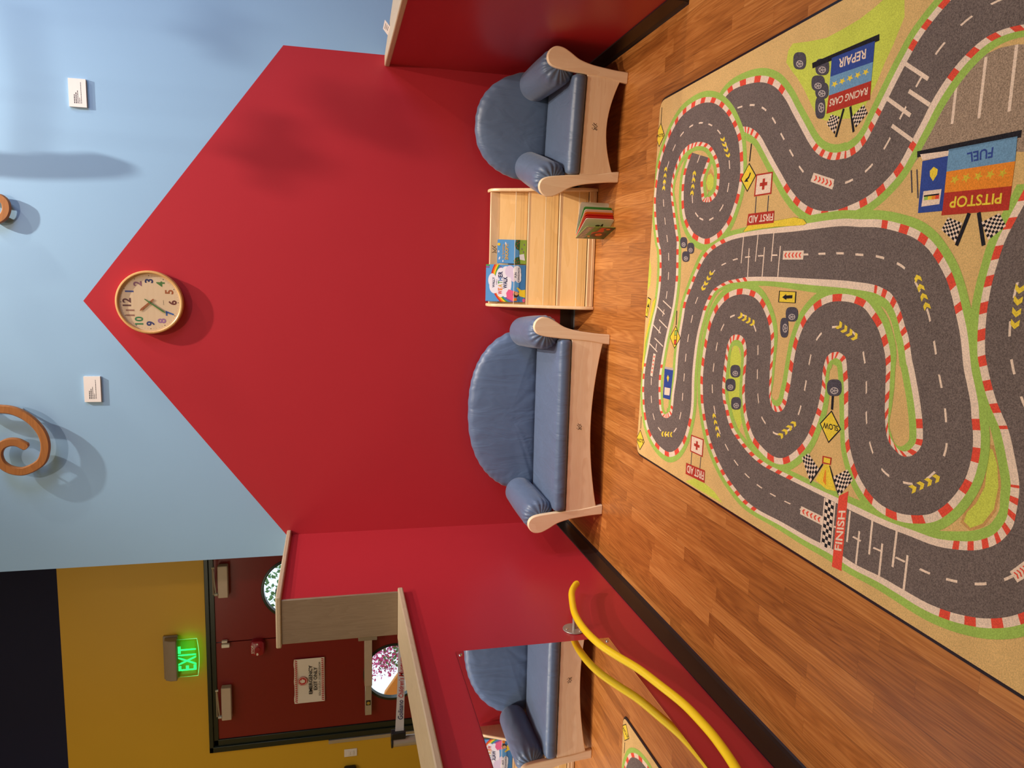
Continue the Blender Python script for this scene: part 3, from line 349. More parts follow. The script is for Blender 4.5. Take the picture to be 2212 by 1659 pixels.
',[-5708,-19426],[-5586,-19496],[-5633,-19668],[-5754,-19742],[-5707,-19570]]],[6,"yellow",[[-5586,-19351],[-5464,-19276],[-5342,-19346],[-5391,-19520],[-5513,-19594],[-5464,-19421]]],[6,"yellow",[[-5288,-23984],[-5191,-24106],[-5177,-24319],[-5296,-24364],[-5392,-24244],[-5273,-24199]]],[6,"yellow",[[-5096,-24227],[-5001,-24346],[-4988,-24555],[-5106,-24599],[-5201,-24482],[-5082,-24438]]],[6,"yellow",[[-4908,-24464],[-4815,-24581],[-4803,-24787],[-4920,-24830],[-5013,-24715],[-4896,-24671]]],[6,"yellow",[[-4723,-24697],[-4632,-24812],[-4622,-25014],[-4738,-25057],[-4829,-24944],[-4712,-24901]]],[6,"yellow",[[-581,-30265],[-461,-30198],[-345,-30260],[-397,-30415],[-516,-30482],[-465,-30327]]],[6,"yellow",[[-340,-30129],[-219,-30061],[-104,-30124],[-158,-30281],[-278,-30348],[-225,-30192]]],[6,"yellow",[[-98,-29992],[24,-29923],[139,-29987],[83,-30146],[-38,-30214],[17,-30056]]],[6,"yellow",[[147,-29854],[271,-29784],[385,-29849],[327,-30009],[205,-30078],[262,-29918]]],[6,"yellow",[[159,-33171],[25,-33169],[-58,-33052],[47,-32936],[182,-32937],[76,-33054]]],[6,"yellow",[[-108,-33168],[-242,-33166],[-327,-33048],[-224,-32932],[-88,-32934],[-192,-33050]]],[6,"yellow",[[-376,-33164],[-511,-33163],[-598,-33045],[-496,-32928],[-360,-32930],[-463,-33046]]],[6,"yellow",[[-645,-33161],[-780,-33159],[-870,-33041],[-769,-32924],[-632,-32926],[-734,-33043]]],[6,"yellow",[[-5402,-30323],[-5315,-30456],[-5339,-30619],[-5482,-30598],[-5569,-30467],[-5425,-30488]]],[6,"yellow",[[-5230,-30587],[-5146,-30716],[-5170,-30875],[-5311,-30855],[-5396,-30728],[-5254,-30748]]],[6,"yellow",[[-5062,-30844],[-4980,-30970],[-5005,-31125],[-5144,-31106],[-5227,-30981],[-5087,-31001]]],[6,"yellow",[[-4899,-31094],[-4819,-31217],[-4845,-31368],[-4982,-31350],[-5063,-31229],[-4925,-31247]]],[6,"tyre",[[1777,-16041],[1666,-16042],[1604,-16009],[1564,-15947],[1544,-15851],[1545,-15655],[1564,-15526],[1600,-15437],[1655,-15375],[1734,-15337],[1876,-15319],[1953,-15337],[2004,-15386],[2034,-15466],[2042,-15592],[2028,-15789],[2000,-15892],[1955,-15965],[1890,-16013]]],[7,"hub",[[1697,-15893],[1656,-15882],[1623,-15838],[1605,-15771],[1603,-15690],[1619,-15610],[1650,-15545],[1690,-15506],[1733,-15501],[1771,-15530],[1797,-15587],[1807,-15664],[1799,-15746],[1775,-15819],[1739,-15871]]],[8,"tyre",[[1699,-15844],[1669,-15836],[1645,-15803],[1631,-15752],[1630,-15691],[1642,-15632],[1664,-15583],[1694,-15554],[1725,-15550],[1753,-15572],[1772,-15615],[1780,-15672],[1774,-15734],[1756,-15789],[1730,-15828]]],[9,"hub",[[1689,-15696],[1684,-15843],[1714,-15845],[1719,-15698]]],[9,"hub",[[1695,-15685],[1622,-15740],[1640,-15764],[1713,-15709]]],[9,"hub",[[1718,-15692],[1678,-15578],[1650,-15588],[1690,-15702]]],[9,"hub",[[1718,-15702],[1767,-15577],[1739,-15567],[1690,-15692]]],[9,"hub",[[1697,-15710],[1767,-15747],[1781,-15721],[1711,-15684]]],[6,"tyre",[[1509,-16749],[1400,-16750],[1339,-16720],[1299,-16660],[1278,-16567],[1278,-16380],[1296,-16256],[1331,-16170],[1384,-16110],[1462,-16'
'074],[1601,-16056],[1677,-16073],[1727,-16119],[1757,-16197],[1766,-16317],[1754,-16506],[1727,-16605],[1683,-16676],[1620,-16722]]],[7,"hub",[[1429,-16608],[1389,-16597],[1357,-16555],[1338,-16490],[1335,-16413],[1350,-16336],[1380,-16273],[1419,-16236],[1461,-16231],[1499,-16258],[1525,-16314],[1536,-16387],[1529,-16466],[1506,-16536],[1471,-16586]]],[8,"tyre",[[1431,-16561],[1401,-16552],[1377,-16521],[1364,-16472],[1362,-16414],[1373,-16357],[1395,-16310],[1424,-16282],[1454,-16278],[1482,-16299],[1501,-16340],[1509,-16395],[1504,-16454],[1487,-16507],[1461,-16545]]],[9,"hub",[[1420,-16420],[1416,-16561],[1446,-16561],[1450,-16420]]],[9,"hub",[[1426,-16408],[1355,-16460],[1373,-16484],[1444,-16432]]],[9,"hub",[[1449,-16415],[1409,-16305],[1381,-16315],[1421,-16425]]],[9,"hub",[[1449,-16425],[1496,-16304],[1468,-16294],[1421,-16415]]],[9,"hub",[[1428,-16433],[1497,-16467],[1511,-16441],[1442,-16407]]],[6,"tyre",[[1157,-16359],[1050,-16358],[991,-16324],[951,-16258],[930,-16157],[929,-15952],[944,-15817],[978,-15724],[1030,-15660],[1105,-15621],[1241,-15604],[1315,-15623],[1364,-15675],[1393,-15760],[1403,-15892],[1393,-16098],[1367,-16205],[1325,-16281],[1264,-16331]]],[7,"hub",[[1078,-16203],[1038,-16191],[1006,-16145],[987,-16074],[984,-15989],[998,-15906],[1027,-15838],[1065,-15798],[1106,-15793],[1143,-15823],[1169,-15884],[1179,-15964],[1173,-16050],[1151,-16126],[1118,-16180]]],[8,"tyre",[[1079,-16152],[1050,-16143],[1026,-16108],[1012,-16055],[1010,-15991],[1021,-15929],[1042,-15878],[1069,-15848],[1099,-15844],[1126,-15867],[1145,-15913],[1153,-15973],[1149,-16037],[1133,-16094],[1108,-16135]]],[9,"hub",[[1067,-15998],[1064,-16152],[1094,-16152],[1097,-15998]]],[9,"hub",[[1073,-15986],[1003,-16043],[1021,-16067],[1091,-16010]]],[9,"hub",[[1096,-15993],[1056,-15873],[1028,-15883],[1068,-16003]]],[9,"hub",[[1096,-16003],[1140,-15872],[1112,-15862],[1068,-15993]]],[9,"hub",[[1074,-16011],[1141,-16050],[1157,-16024],[1090,-15985]]],[6,"tyre",[[-961,-24665],[-1075,-24667],[-1141,-24635],[-1188,-24572],[-1218,-24475],[-1235,-24278],[-1228,-24146],[-1199,-24056],[-1149,-23992],[-1071,-23954],[-926,-23935],[-846,-23953],[-789,-24002],[-751,-24084],[-731,-24211],[-728,-24410],[-747,-24514],[-787,-24588],[-849,-24637]]],[7,"hub",[[-1057,-24517],[-1100,-24506],[-1137,-24462],[-1163,-24394],[-1172,-24312],[-1163,-24231],[-1138,-24165],[-1100,-24126],[-1057,-24120],[-1015,-24149],[-983,-24208],[-966,-24285],[-966,-24368],[-984,-24442],[-1016,-24495]]],[8,"tyre",[[-1059,-24468],[-1091,-24459],[-1119,-24427],[-1137,-24375],[-1144,-24314],[-1138,-24253],[-1119,-24204],[-1092,-24175],[-1060,-24170],[-1029,-24192],[-1006,-24236],[-993,-24294],[-993,-24356],[-1006,-24412],[-1029,-24451]]],[9,"hub",[[-1083,-24320],[-1074,-24469],[-1044,-24467],[-1053,-24318]]],[9,"hub",[[-1077,-24307],[-1146,-24363],[-1128,-24387],[-1059,-24331]]],[9,"hub",[[-1054,-24313],[-1105,-24198],[-1133,-24210],[-1082,-24325]]],[9,"hub",[[-1054,-24323],[-1015,-24196],[-1043,-24188]'
',[-1082,-24315]]],[9,"hub",[[-1075,-24332],[-1000,-24369],[-986,-24343],[-1061,-24306]]],[6,"tyre",[[-1451,-24173],[-1609,-24184],[-1700,-24167],[-1763,-24127],[-1802,-24061],[-1820,-23923],[-1807,-23830],[-1765,-23764],[-1694,-23715],[-1585,-23681],[-1386,-23655],[-1275,-23660],[-1198,-23690],[-1148,-23744],[-1123,-23831],[-1121,-23971],[-1150,-24047],[-1207,-24102],[-1294,-24143]]],[7,"hub",[[-1472,-24125],[-1536,-24121],[-1591,-24091],[-1628,-24041],[-1639,-23979],[-1624,-23916],[-1583,-23863],[-1525,-23830],[-1460,-23821],[-1398,-23839],[-1351,-23881],[-1327,-23938],[-1330,-24002],[-1359,-24060],[-1409,-24104]]],[8,"tyre",[[-1474,-24088],[-1521,-24084],[-1562,-24062],[-1589,-24024],[-1597,-23978],[-1586,-23931],[-1556,-23891],[-1514,-23866],[-1466,-23860],[-1421,-23873],[-1386,-23904],[-1369,-23948],[-1370,-23995],[-1392,-24039],[-1428,-24072]]],[9,"hub",[[-1497,-23975],[-1489,-24089],[-1459,-24087],[-1467,-23973]]],[9,"hub",[[-1488,-23960],[-1595,-24010],[-1583,-24038],[-1476,-23988]]],[9,"hub",[[-1471,-23964],[-1545,-23881],[-1567,-23901],[-1493,-23984]]],[9,"hub",[[-1469,-23982],[-1408,-23881],[-1434,-23865],[-1495,-23966]]],[9,"hub",[[-1485,-23989],[-1373,-24010],[-1367,-23980],[-1479,-23959]]],[6,"tyre",[[-3348,-21225],[-3461,-21225],[-3529,-21191],[-3581,-21126],[-3619,-21025],[-3651,-20820],[-3655,-20684],[-3633,-20591],[-3588,-20526],[-3513,-20486],[-3371,-20468],[-3289,-20487],[-3229,-20539],[-3185,-20623],[-3154,-20756],[-3135,-20962],[-3146,-21069],[-3180,-21146],[-3238,-21196]]],[7,"hub",[[-3455,-21070],[-3499,-21058],[-3539,-21012],[-3570,-20941],[-3586,-20856],[-3584,-20773],[-3564,-20705],[-3529,-20664],[-3486,-20659],[-3443,-20689],[-3406,-20750],[-3382,-20830],[-3376,-20916],[-3388,-20992],[-3416,-21047]]],[8,"tyre",[[-3461,-21019],[-3494,-21010],[-3524,-20975],[-3547,-20922],[-3558,-20858],[-3557,-20796],[-3542,-20745],[-3517,-20715],[-3485,-20710],[-3453,-20733],[-3426,-20779],[-3409,-20839],[-3404,-20903],[-3412,-20961],[-3433,-21002]]],[9,"hub",[[-3496,-20867],[-3476,-21021],[-3446,-21017],[-3466,-20863]]],[9,"hub",[[-3491,-20854],[-3557,-20911],[-3537,-20933],[-3471,-20876]]],[9,"hub",[[-3468,-20858],[-3529,-20738],[-3555,-20752],[-3494,-20872]]],[9,"hub",[[-3466,-20868],[-3438,-20736],[-3468,-20730],[-3496,-20862]]],[9,"hub",[[-3488,-20878],[-3411,-20916],[-3397,-20890],[-3474,-20852]]],[6,"tyre",[[-3928,-20940],[-4043,-20940],[-4113,-20905],[-4167,-20839],[-4207,-20735],[-4244,-20526],[-4251,-20387],[-4231,-20292],[-4186,-20225],[-4111,-20185],[-3967,-20166],[-3883,-20186],[-3821,-20239],[-3774,-20325],[-3741,-20461],[-3717,-20672],[-3727,-20782],[-3760,-20859],[-3817,-20911]]],[7,"hub",[[-4040,-20782],[-4085,-20769],[-4127,-20722],[-4160,-20650],[-4178,-20563],[-4177,-20478],[-4158,-20408],[-4123,-20367],[-4080,-20361],[-4035,-20392],[-3997,-20454],[-3971,-20536],[-3963,-20624],[-3974,-20703],[-4001,-20758]]],[8,"tyre",[[-4048,-20729],[-4081,-20720],[-4112,-20685],[-4136,-20630],[-4149,-20565],[-4149,-20501],[-4135,-2'
'0449],[-4110,-20418],[-4078,-20414],[-4045,-20437],[-4017,-20484],[-3998,-20546],[-3992,-20611],[-3999,-20670],[-4019,-20712]]],[9,"hub",[[-4086,-20574],[-4063,-20731],[-4033,-20727],[-4056,-20570]]],[9,"hub",[[-4081,-20561],[-4146,-20619],[-4126,-20641],[-4061,-20583]]],[9,"hub",[[-4058,-20565],[-4122,-20442],[-4148,-20456],[-4084,-20579]]],[9,"hub",[[-4056,-20575],[-4030,-20440],[-4060,-20434],[-4086,-20569]]],[9,"hub",[[-4078,-20585],[-3999,-20624],[-3985,-20598],[-4064,-20559]]],[6,"tyre",[[-4578,-21442],[-4692,-21443],[-4763,-21409],[-4817,-21345],[-4859,-21245],[-4900,-21042],[-4909,-20907],[-4891,-20814],[-4848,-20750],[-4775,-20710],[-4633,-20692],[-4549,-20711],[-4487,-20762],[-4439,-20846],[-4403,-20977],[-4375,-21182],[-4382,-21288],[-4413,-21364],[-4469,-21414]]],[7,"hub",[[-4693,-21289],[-4737,-21277],[-4780,-21232],[-4814,-21162],[-4833,-21078],[-4834,-20995],[-4817,-20927],[-4784,-20887],[-4741,-20881],[-4696,-20911],[-4656,-20971],[-4629,-21051],[-4619,-21136],[-4628,-21212],[-4654,-21266]]],[8,"tyre",[[-4701,-21239],[-4734,-21229],[-4766,-21195],[-4791,-21142],[-4805,-21079],[-4806,-21017],[-4793,-20967],[-4769,-20937],[-4738,-20933],[-4705,-20955],[-4676,-21000],[-4656,-21060],[-4648,-21124],[-4654,-21181],[-4673,-21221]]],[9,"hub",[[-4743,-21089],[-4716,-21242],[-4686,-21236],[-4713,-21083]]],[9,"hub",[[-4738,-21075],[-4801,-21131],[-4781,-21153],[-4718,-21097]]],[9,"hub",[[-4715,-21079],[-4780,-20960],[-4806,-20974],[-4741,-21093]]],[9,"hub",[[-4713,-21089],[-4690,-20958],[-4720,-20952],[-4743,-21083]]],[9,"hub",[[-4734,-21100],[-4654,-21138],[-4642,-21110],[-4722,-21072]]],[6,"tyre",[[-3109,-27219],[-3230,-27221],[-3304,-27190],[-3360,-27129],[-3401,-27033],[-3437,-26837],[-3442,-26707],[-3420,-26617],[-3371,-26553],[-3292,-26514],[-3139,-26493],[-3051,-26510],[-2986,-26559],[-2938,-26640],[-2905,-26766],[-2883,-26964],[-2895,-27067],[-2930,-27140],[-2992,-27189]]],[7,"hub",[[-3225,-27073],[-3272,-27062],[-3316,-27019],[-3350,-26952],[-3367,-26871],[-3365,-26791],[-3344,-26725],[-3307,-26685],[-3261,-26679],[-3214,-26708],[-3174,-26765],[-3149,-26842],[-3141,-26924],[-3154,-26998],[-3183,-27050]]],[8,"tyre",[[-3232,-27024],[-3267,-27016],[-3299,-26984],[-3324,-26933],[-3337,-26872],[-3336,-26812],[-3321,-26763],[-3294,-26734],[-3260,-26729],[-3226,-26750],[-3196,-26793],[-3177,-26851],[-3171,-26913],[-3180,-26968],[-3202,-27007]]],[9,"hub",[[-3270,-26879],[-3247,-27026],[-3217,-27022],[-3240,-26875]]],[9,"hub",[[-3264,-26865],[-3333,-26921],[-3315,-26945],[-3246,-26889]]],[9,"hub",[[-3242,-26869],[-3308,-26755],[-3334,-26771],[-3268,-26885]]],[9,"hub",[[-3240,-26880],[-3211,-26753],[-3241,-26747],[-3270,-26874]]],[9,"hub",[[-3261,-26891],[-3177,-26927],[-3165,-26899],[-3249,-26863]]],[6,"tyre",[[7425,-24005],[7298,-24008],[7236,-23975],[7204,-23911],[7203,-23810],[7249,-23605],[7299,-23469],[7361,-23374],[7438,-23307],[7537,-23265],[7703,-23243],[7787,-23261],[7833,-23312],[7848,-23396],[7829,-23529],[7767,-23736],[7711,-2384'
'4],[7643,-23922],[7559,-23973]]],[7,"hub",[[7367,-23852],[7323,-23841],[7296,-23796],[7290,-23725],[7307,-23640],[7343,-23556],[7393,-23487],[7447,-23445],[7498,-23439],[7534,-23468],[7551,-23529],[7545,-23609],[7517,-23695],[7473,-23773],[7420,-23828]]],[8,"tyre",[[7380,-23801],[7348,-23792],[7328,-23758],[7324,-23705],[7337,-23642],[7364,-23578],[7401,-23527],[7441,-23496],[7478,-23491],[7504,-23513],[7516,-23558],[7512,-23618],[7491,-23683],[7458,-23741],[7419,-23783]]],[9,"hub",[[7405,-23642],[7365,-23797],[7395,-23805],[7435,-23650]]],[9,"hub",[[7412,-23633],[7316,-23692],[7332,-23718],[7428,-23659]]],[9,"hub",[[7435,-23644],[7416,-23525],[7386,-23529],[7405,-23648]]],[9,"hub",[[7433,-23654],[7517,-23521],[7491,-23505],[7407,-23638]]],[9,"hub",[[7413,-23659],[7484,-23696],[7498,-23670],[7427,-23633]]],[6,"tyre",[[6909,-25273],[6793,-25275],[6735,-25243],[6707,-25180],[6706,-25082],[6750,-24882],[6797,-24750],[6855,-24658],[6926,-24593],[7017,-24553],[7170,-24533],[7246,-24551],[7288,-24600],[7302,-24683],[7282,-24812],[7225,-25013],[7173,-25118],[7109,-25193],[7032,-25243]]],[7,"hub",[[6857,-25123],[6817,-25112],[6792,-25068],[6787,-24999],[6803,-24917],[6837,-24835],[6883,-24768],[6934,-24728],[6980,-24722],[7013,-24751],[7028,-24810],[7021,-24888],[6996,-24972],[6955,-25047],[6906,-25100]]],[8,"tyre",[[6869,-25074],[6840,-25065],[6822,-25032],[6819,-24980],[6831,-24918],[6856,-24857],[6890,-24807],[6927,-24777],[6961,-24773],[6985,-24794],[6996,-24838],[6991,-24897],[6972,-24960],[6941,-25016],[6905,-25057]]],[9,"hub",[[6892,-24920],[6854,-25070],[6884,-25078],[6922,-24928]]],[9,"hub",[[6899,-24911],[6811,-24967],[6827,-24993],[6915,-24937]]],[9,"hub",[[6922,-24922],[6905,-24805],[6875,-24809],[6892,-24926]]],[9,"hub",[[6920,-24932],[6998,-24802],[6972,-24786],[6894,-24916]]],[9,"hub",[[6900,-24937],[6965,-24973],[6979,-24947],[6914,-24911]]],[6,"tyre",[[6454,-25114],[6344,-25116],[6290,-25084],[6263,-25022],[6262,-24926],[6301,-24730],[6344,-24599],[6397,-24510],[6464,-24446],[6550,-24408],[6693,-24389],[6766,-24406],[6806,-24455],[6819,-24536],[6802,-24663],[6750,-24861],[6702,-24964],[6643,-25037],[6570,-25086]]],[7,"hub",[[6404,-24967],[6366,-24956],[6342,-24913],[6337,-24845],[6351,-24764],[6382,-24684],[6425,-24618],[6473,-24579],[6516,-24573],[6548,-24602],[6562,-24660],[6557,-24737],[6533,-24819],[6495,-24892],[6450,-24945]]],[8,"tyre",[[6415,-24918],[6387,-24910],[6370,-24877],[6367,-24826],[6377,-24765],[6401,-24705],[6432,-24656],[6467,-24627],[6499,-24623],[6522,-24644],[6532,-24688],[6528,-24745],[6511,-24807],[6483,-24862],[6449,-24902]]],[9,"hub",[[6434,-24768],[6400,-24915],[6430,-24921],[6464,-24774]]],[9,"hub",[[6441,-24759],[6359,-24814],[6375,-24838],[6457,-24783]]],[9,"hub",[[6464,-24769],[6447,-24654],[6417,-24658],[6434,-24773]]],[9,"hub",[[6462,-24778],[6535,-24651],[6509,-24637],[6436,-24764]]],[9,"hub",[[6441,-24784],[6503,-24820],[6519,-24794],[6457,-24758]]],[6,"tyre",[[6173,-25342],[6056,-25345],[5997,-25314],['
'5967,-25254],[5962,-25159],[5999,-24967],[6042,-24838],[6096,-24750],[6165,-24687],[6255,-24648],[6408,-24628],[6486,-24644],[6530,-24692],[6546,-24771],[6532,-24896],[6481,-25090],[6433,-25192],[6372,-25265],[6296,-25313]]],[7,"hub",[[6115,-25199],[6075,-25188],[6048,-25146],[6041,-25079],[6053,-25000],[6084,-24921],[6128,-24856],[6178,-24817],[6224,-24811],[6258,-24839],[6276,-24895],[6272,-24971],[6249,-25052],[6211,-25124],[6164,-25176]]],[8,"tyre",[[6126,-25151],[6096,-25142],[6077,-25111],[6072,-25061],[6081,-25001],[6105,-24942],[6137,-24893],[6173,-24864],[6207,-24860],[6232,-24881],[6245,-24923],[6242,-24980],[6225,-25040],[6196,-25095],[6162,-25134]]],[9,"hub",[[6143,-25003],[6111,-25148],[6141,-25154],[6173,-25009]]],[9,"hub",[[6150,-24993],[6064,-25048],[6080,-25074],[6166,-25019]]],[9,"hub",[[6173,-25003],[6152,-24890],[6122,-24896],[6143,-25009]]],[9,"hub",[[6171,-25014],[6245,-24889],[6219,-24873],[6145,-24998]]],[9,"hub",[[6151,-25019],[6218,-25053],[6232,-25027],[6165,-24993]]],[6,"tyre",[[5672,-25241],[5513,-25252],[5429,-25234],[5377,-25192],[5358,-25122],[5379,-24977],[5418,-24880],[5478,-24811],[5562,-24759],[5679,-24723],[5882,-24696],[5990,-24702],[6058,-24734],[6092,-24790],[6092,-24883],[6053,-25030],[6003,-25109],[5931,-25167],[5835,-25209]]],[7,"hub",[[5683,-25188],[5621,-25183],[5575,-25152],[5553,-25099],[5559,-25034],[5592,-24968],[5647,-24913],[5714,-24878],[5781,-24869],[5836,-24888],[5871,-24932],[5878,-24992],[5857,-25059],[5812,-25120],[5750,-25166]]],[8,"tyre",[[5691,-25149],[5645,-25145],[5612,-25121],[5596,-25082],[5601,-25033],[5625,-24983],[5666,-24942],[5715,-24916],[5764,-24909],[5804,-24924],[5829,-24956],[5834,-25002],[5819,-25052],[5786,-25098],[5740,-25132]]],[9,"hub",[[5700,-25027],[5676,-25146],[5706,-25152],[5730,-25033]]],[9,"hub",[[5709,-25016],[5590,-25068],[5602,-25096],[5721,-25044]]],[9,"hub",[[5728,-25023],[5679,-24935],[5653,-24949],[5702,-25037]]],[9,"hub",[[5726,-25040],[5815,-24934],[5793,-24914],[5704,-25020]]],[9,"hub",[[5712,-25045],[5816,-25067],[5822,-25037],[5718,-25015]]],[6,"black",[[7265,-24349],[7253,-27492],[7067,-27517],[7083,-24393]]],[6,"blue",[[7155,-25368],[7109,-27331],[6526,-27333],[6585,-25372]]],[6,"lblue",[[6585,-25372],[6526,-27333],[6001,-27327],[6012,-25369]]],[6,"dred",[[6012,-25369],[6001,-27327],[5468,-27337],[5467,-25321]]],[7,"yellow",[[6207,-27061],[6277,-27090],[6278,-27199],[6326,-27107],[6397,-27127],[6358,-27040],[6401,-26942],[6328,-26982],[6283,-26900],[6278,-27012]]],[7,"yellow",[[6208,-26717],[6278,-26747],[6279,-26860],[6328,-26765],[6400,-26786],[6360,-26697],[6404,-26595],[6330,-26636],[6285,-26552],[6279,-26667]]],[7,"yellow",[[6201,-26364],[6273,-26395],[6274,-26511],[6323,-26414],[6397,-26435],[6356,-26343],[6401,-26239],[6326,-26281],[6279,-26194],[6274,-26313]]],[7,"yellow",[[6196,-26003],[6269,-26036],[6270,-26155],[6320,-26055],[6395,-26077],[6354,-25982],[6399,-25875],[6323,-25918],[6275,-25828],[6270,-25951]]],[7,"yellow",[[6194,-25638],['
'6267,-25672],[6269,-25795],[6320,-25691],[6395,-25714],[6353,-25617],[6399,-25506],[6322,-25550],[6274,-25458],[6269,-25584]]],[6,"black",[[5465,-26128],[4667,-25852],[4637,-25938],[5435,-26214]]],[6,"white",[[5396,-25566],[5244,-26009],[4751,-25829],[5142,-25382]]],[7,"black",[[5360,-25540],[5329,-25615],[5287,-25589],[5324,-25514]]],[7,"black",[[5288,-25487],[5245,-25563],[5203,-25536],[5252,-25461]]],[7,"black",[[5215,-25435],[5161,-25510],[5119,-25484],[5179,-25409]]],[7,"black",[[5370,-25641],[5345,-25715],[5297,-25689],[5329,-25615]]],[7,"black",[[5287,-25589],[5250,-25663],[5202,-25637],[5245,-25563]]],[7,"black",[[5203,-25536],[5155,-25611],[5107,-25585],[5161,-25510]]],[7,"black",[[5119,-25484],[5059,-25559],[5011,-25533],[5076,-25458]]],[7,"black",[[5297,-25689],[5266,-25763],[5213,-25738],[5250,-25663]]],[7,"black",[[5202,-25637],[5160,-25712],[5106,-25686],[5155,-25611]]],[7,"black",[[5107,-25585],[5053,-25660],[4999,-25634],[5059,-25559]]],[7,"black",[[5319,-25789],[5294,-25863],[5235,-25837],[5266,-25763]]],[7,"black",[[5213,-25738],[5177,-25812],[5118,-25786],[5160,-25712]]],[7,"black",[[5106,-25686],[5059,-25760],[4999,-25734],[5053,-25660]]],[7,"black",[[4999,-25634],[4940,-25708],[4880,-25682],[4945,-25608]]],[7,"black",[[5235,-25837],[5205,-25911],[5140,-25885],[5177,-25812]]],[7,"black",[[5118,-25786],[5076,-25859],[5011,-25834],[5059,-25760]]],[7,"black",[[4999,-25734],[4946,-25808],[4881,-25782],[4940,-25708]]],[7,"black",[[5269,-25936],[5244,-26009],[5174,-25984],[5205,-25911]]],[7,"black",[[5140,-25885],[5104,-25958],[5034,-25932],[5076,-25859]]],[7,"black",[[5011,-25834],[4964,-25907],[4893,-25881],[4946,-25808]]],[7,"black",[[4881,-25782],[4822,-25855],[4751,-25829],[4816,-25756]]],[6,"black",[[5438,-26431],[4646,-26685],[4674,-26771],[5466,-26517]]],[6,"white",[[5388,-27082],[5098,-27293],[4772,-26811],[5129,-26599]]],[7,"black",[[5352,-27014],[5302,-27050],[5264,-26982],[5316,-26946]]],[7,"black",[[5279,-26878],[5225,-26913],[5187,-26844],[5242,-26809]]],[7,"black",[[5204,-26739],[5148,-26775],[5109,-26705],[5167,-26670]]],[7,"black",[[5340,-27117],[5291,-27152],[5252,-27085],[5302,-27050]]],[7,"black",[[5264,-26982],[5212,-27017],[5172,-26948],[5225,-26913]]],[7,"black",[[5187,-26844],[5132,-26880],[5091,-26810],[5148,-26775]]],[7,"black",[[5109,-26705],[5051,-26740],[5010,-26670],[5069,-26635]]],[7,"black",[[5252,-27085],[5201,-27120],[5160,-27052],[5212,-27017]]],[7,"black",[[5172,-26948],[5119,-26984],[5077,-26915],[5132,-26880]]],[7,"black",[[5091,-26810],[5035,-26846],[4993,-26776],[5051,-26740]]],[7,"black",[[5242,-27188],[5194,-27223],[5152,-27155],[5201,-27120]]],[7,"black",[[5160,-27052],[5109,-27087],[5066,-27019],[5119,-26984]]],[7,"black",[[5077,-26915],[5022,-26950],[4979,-26881],[5035,-26846]]],[7,"black",[[4993,-26776],[4935,-26811],[4890,-26741],[4950,-26706]]],[7,"black",[[5152,-27155],[5102,-27190],[5057,-27122],[5109,-27087]]],[7,"black",[[5066,-27019],[5013,-27054],[4968,-26985],[5022,-26950]]],[7,'
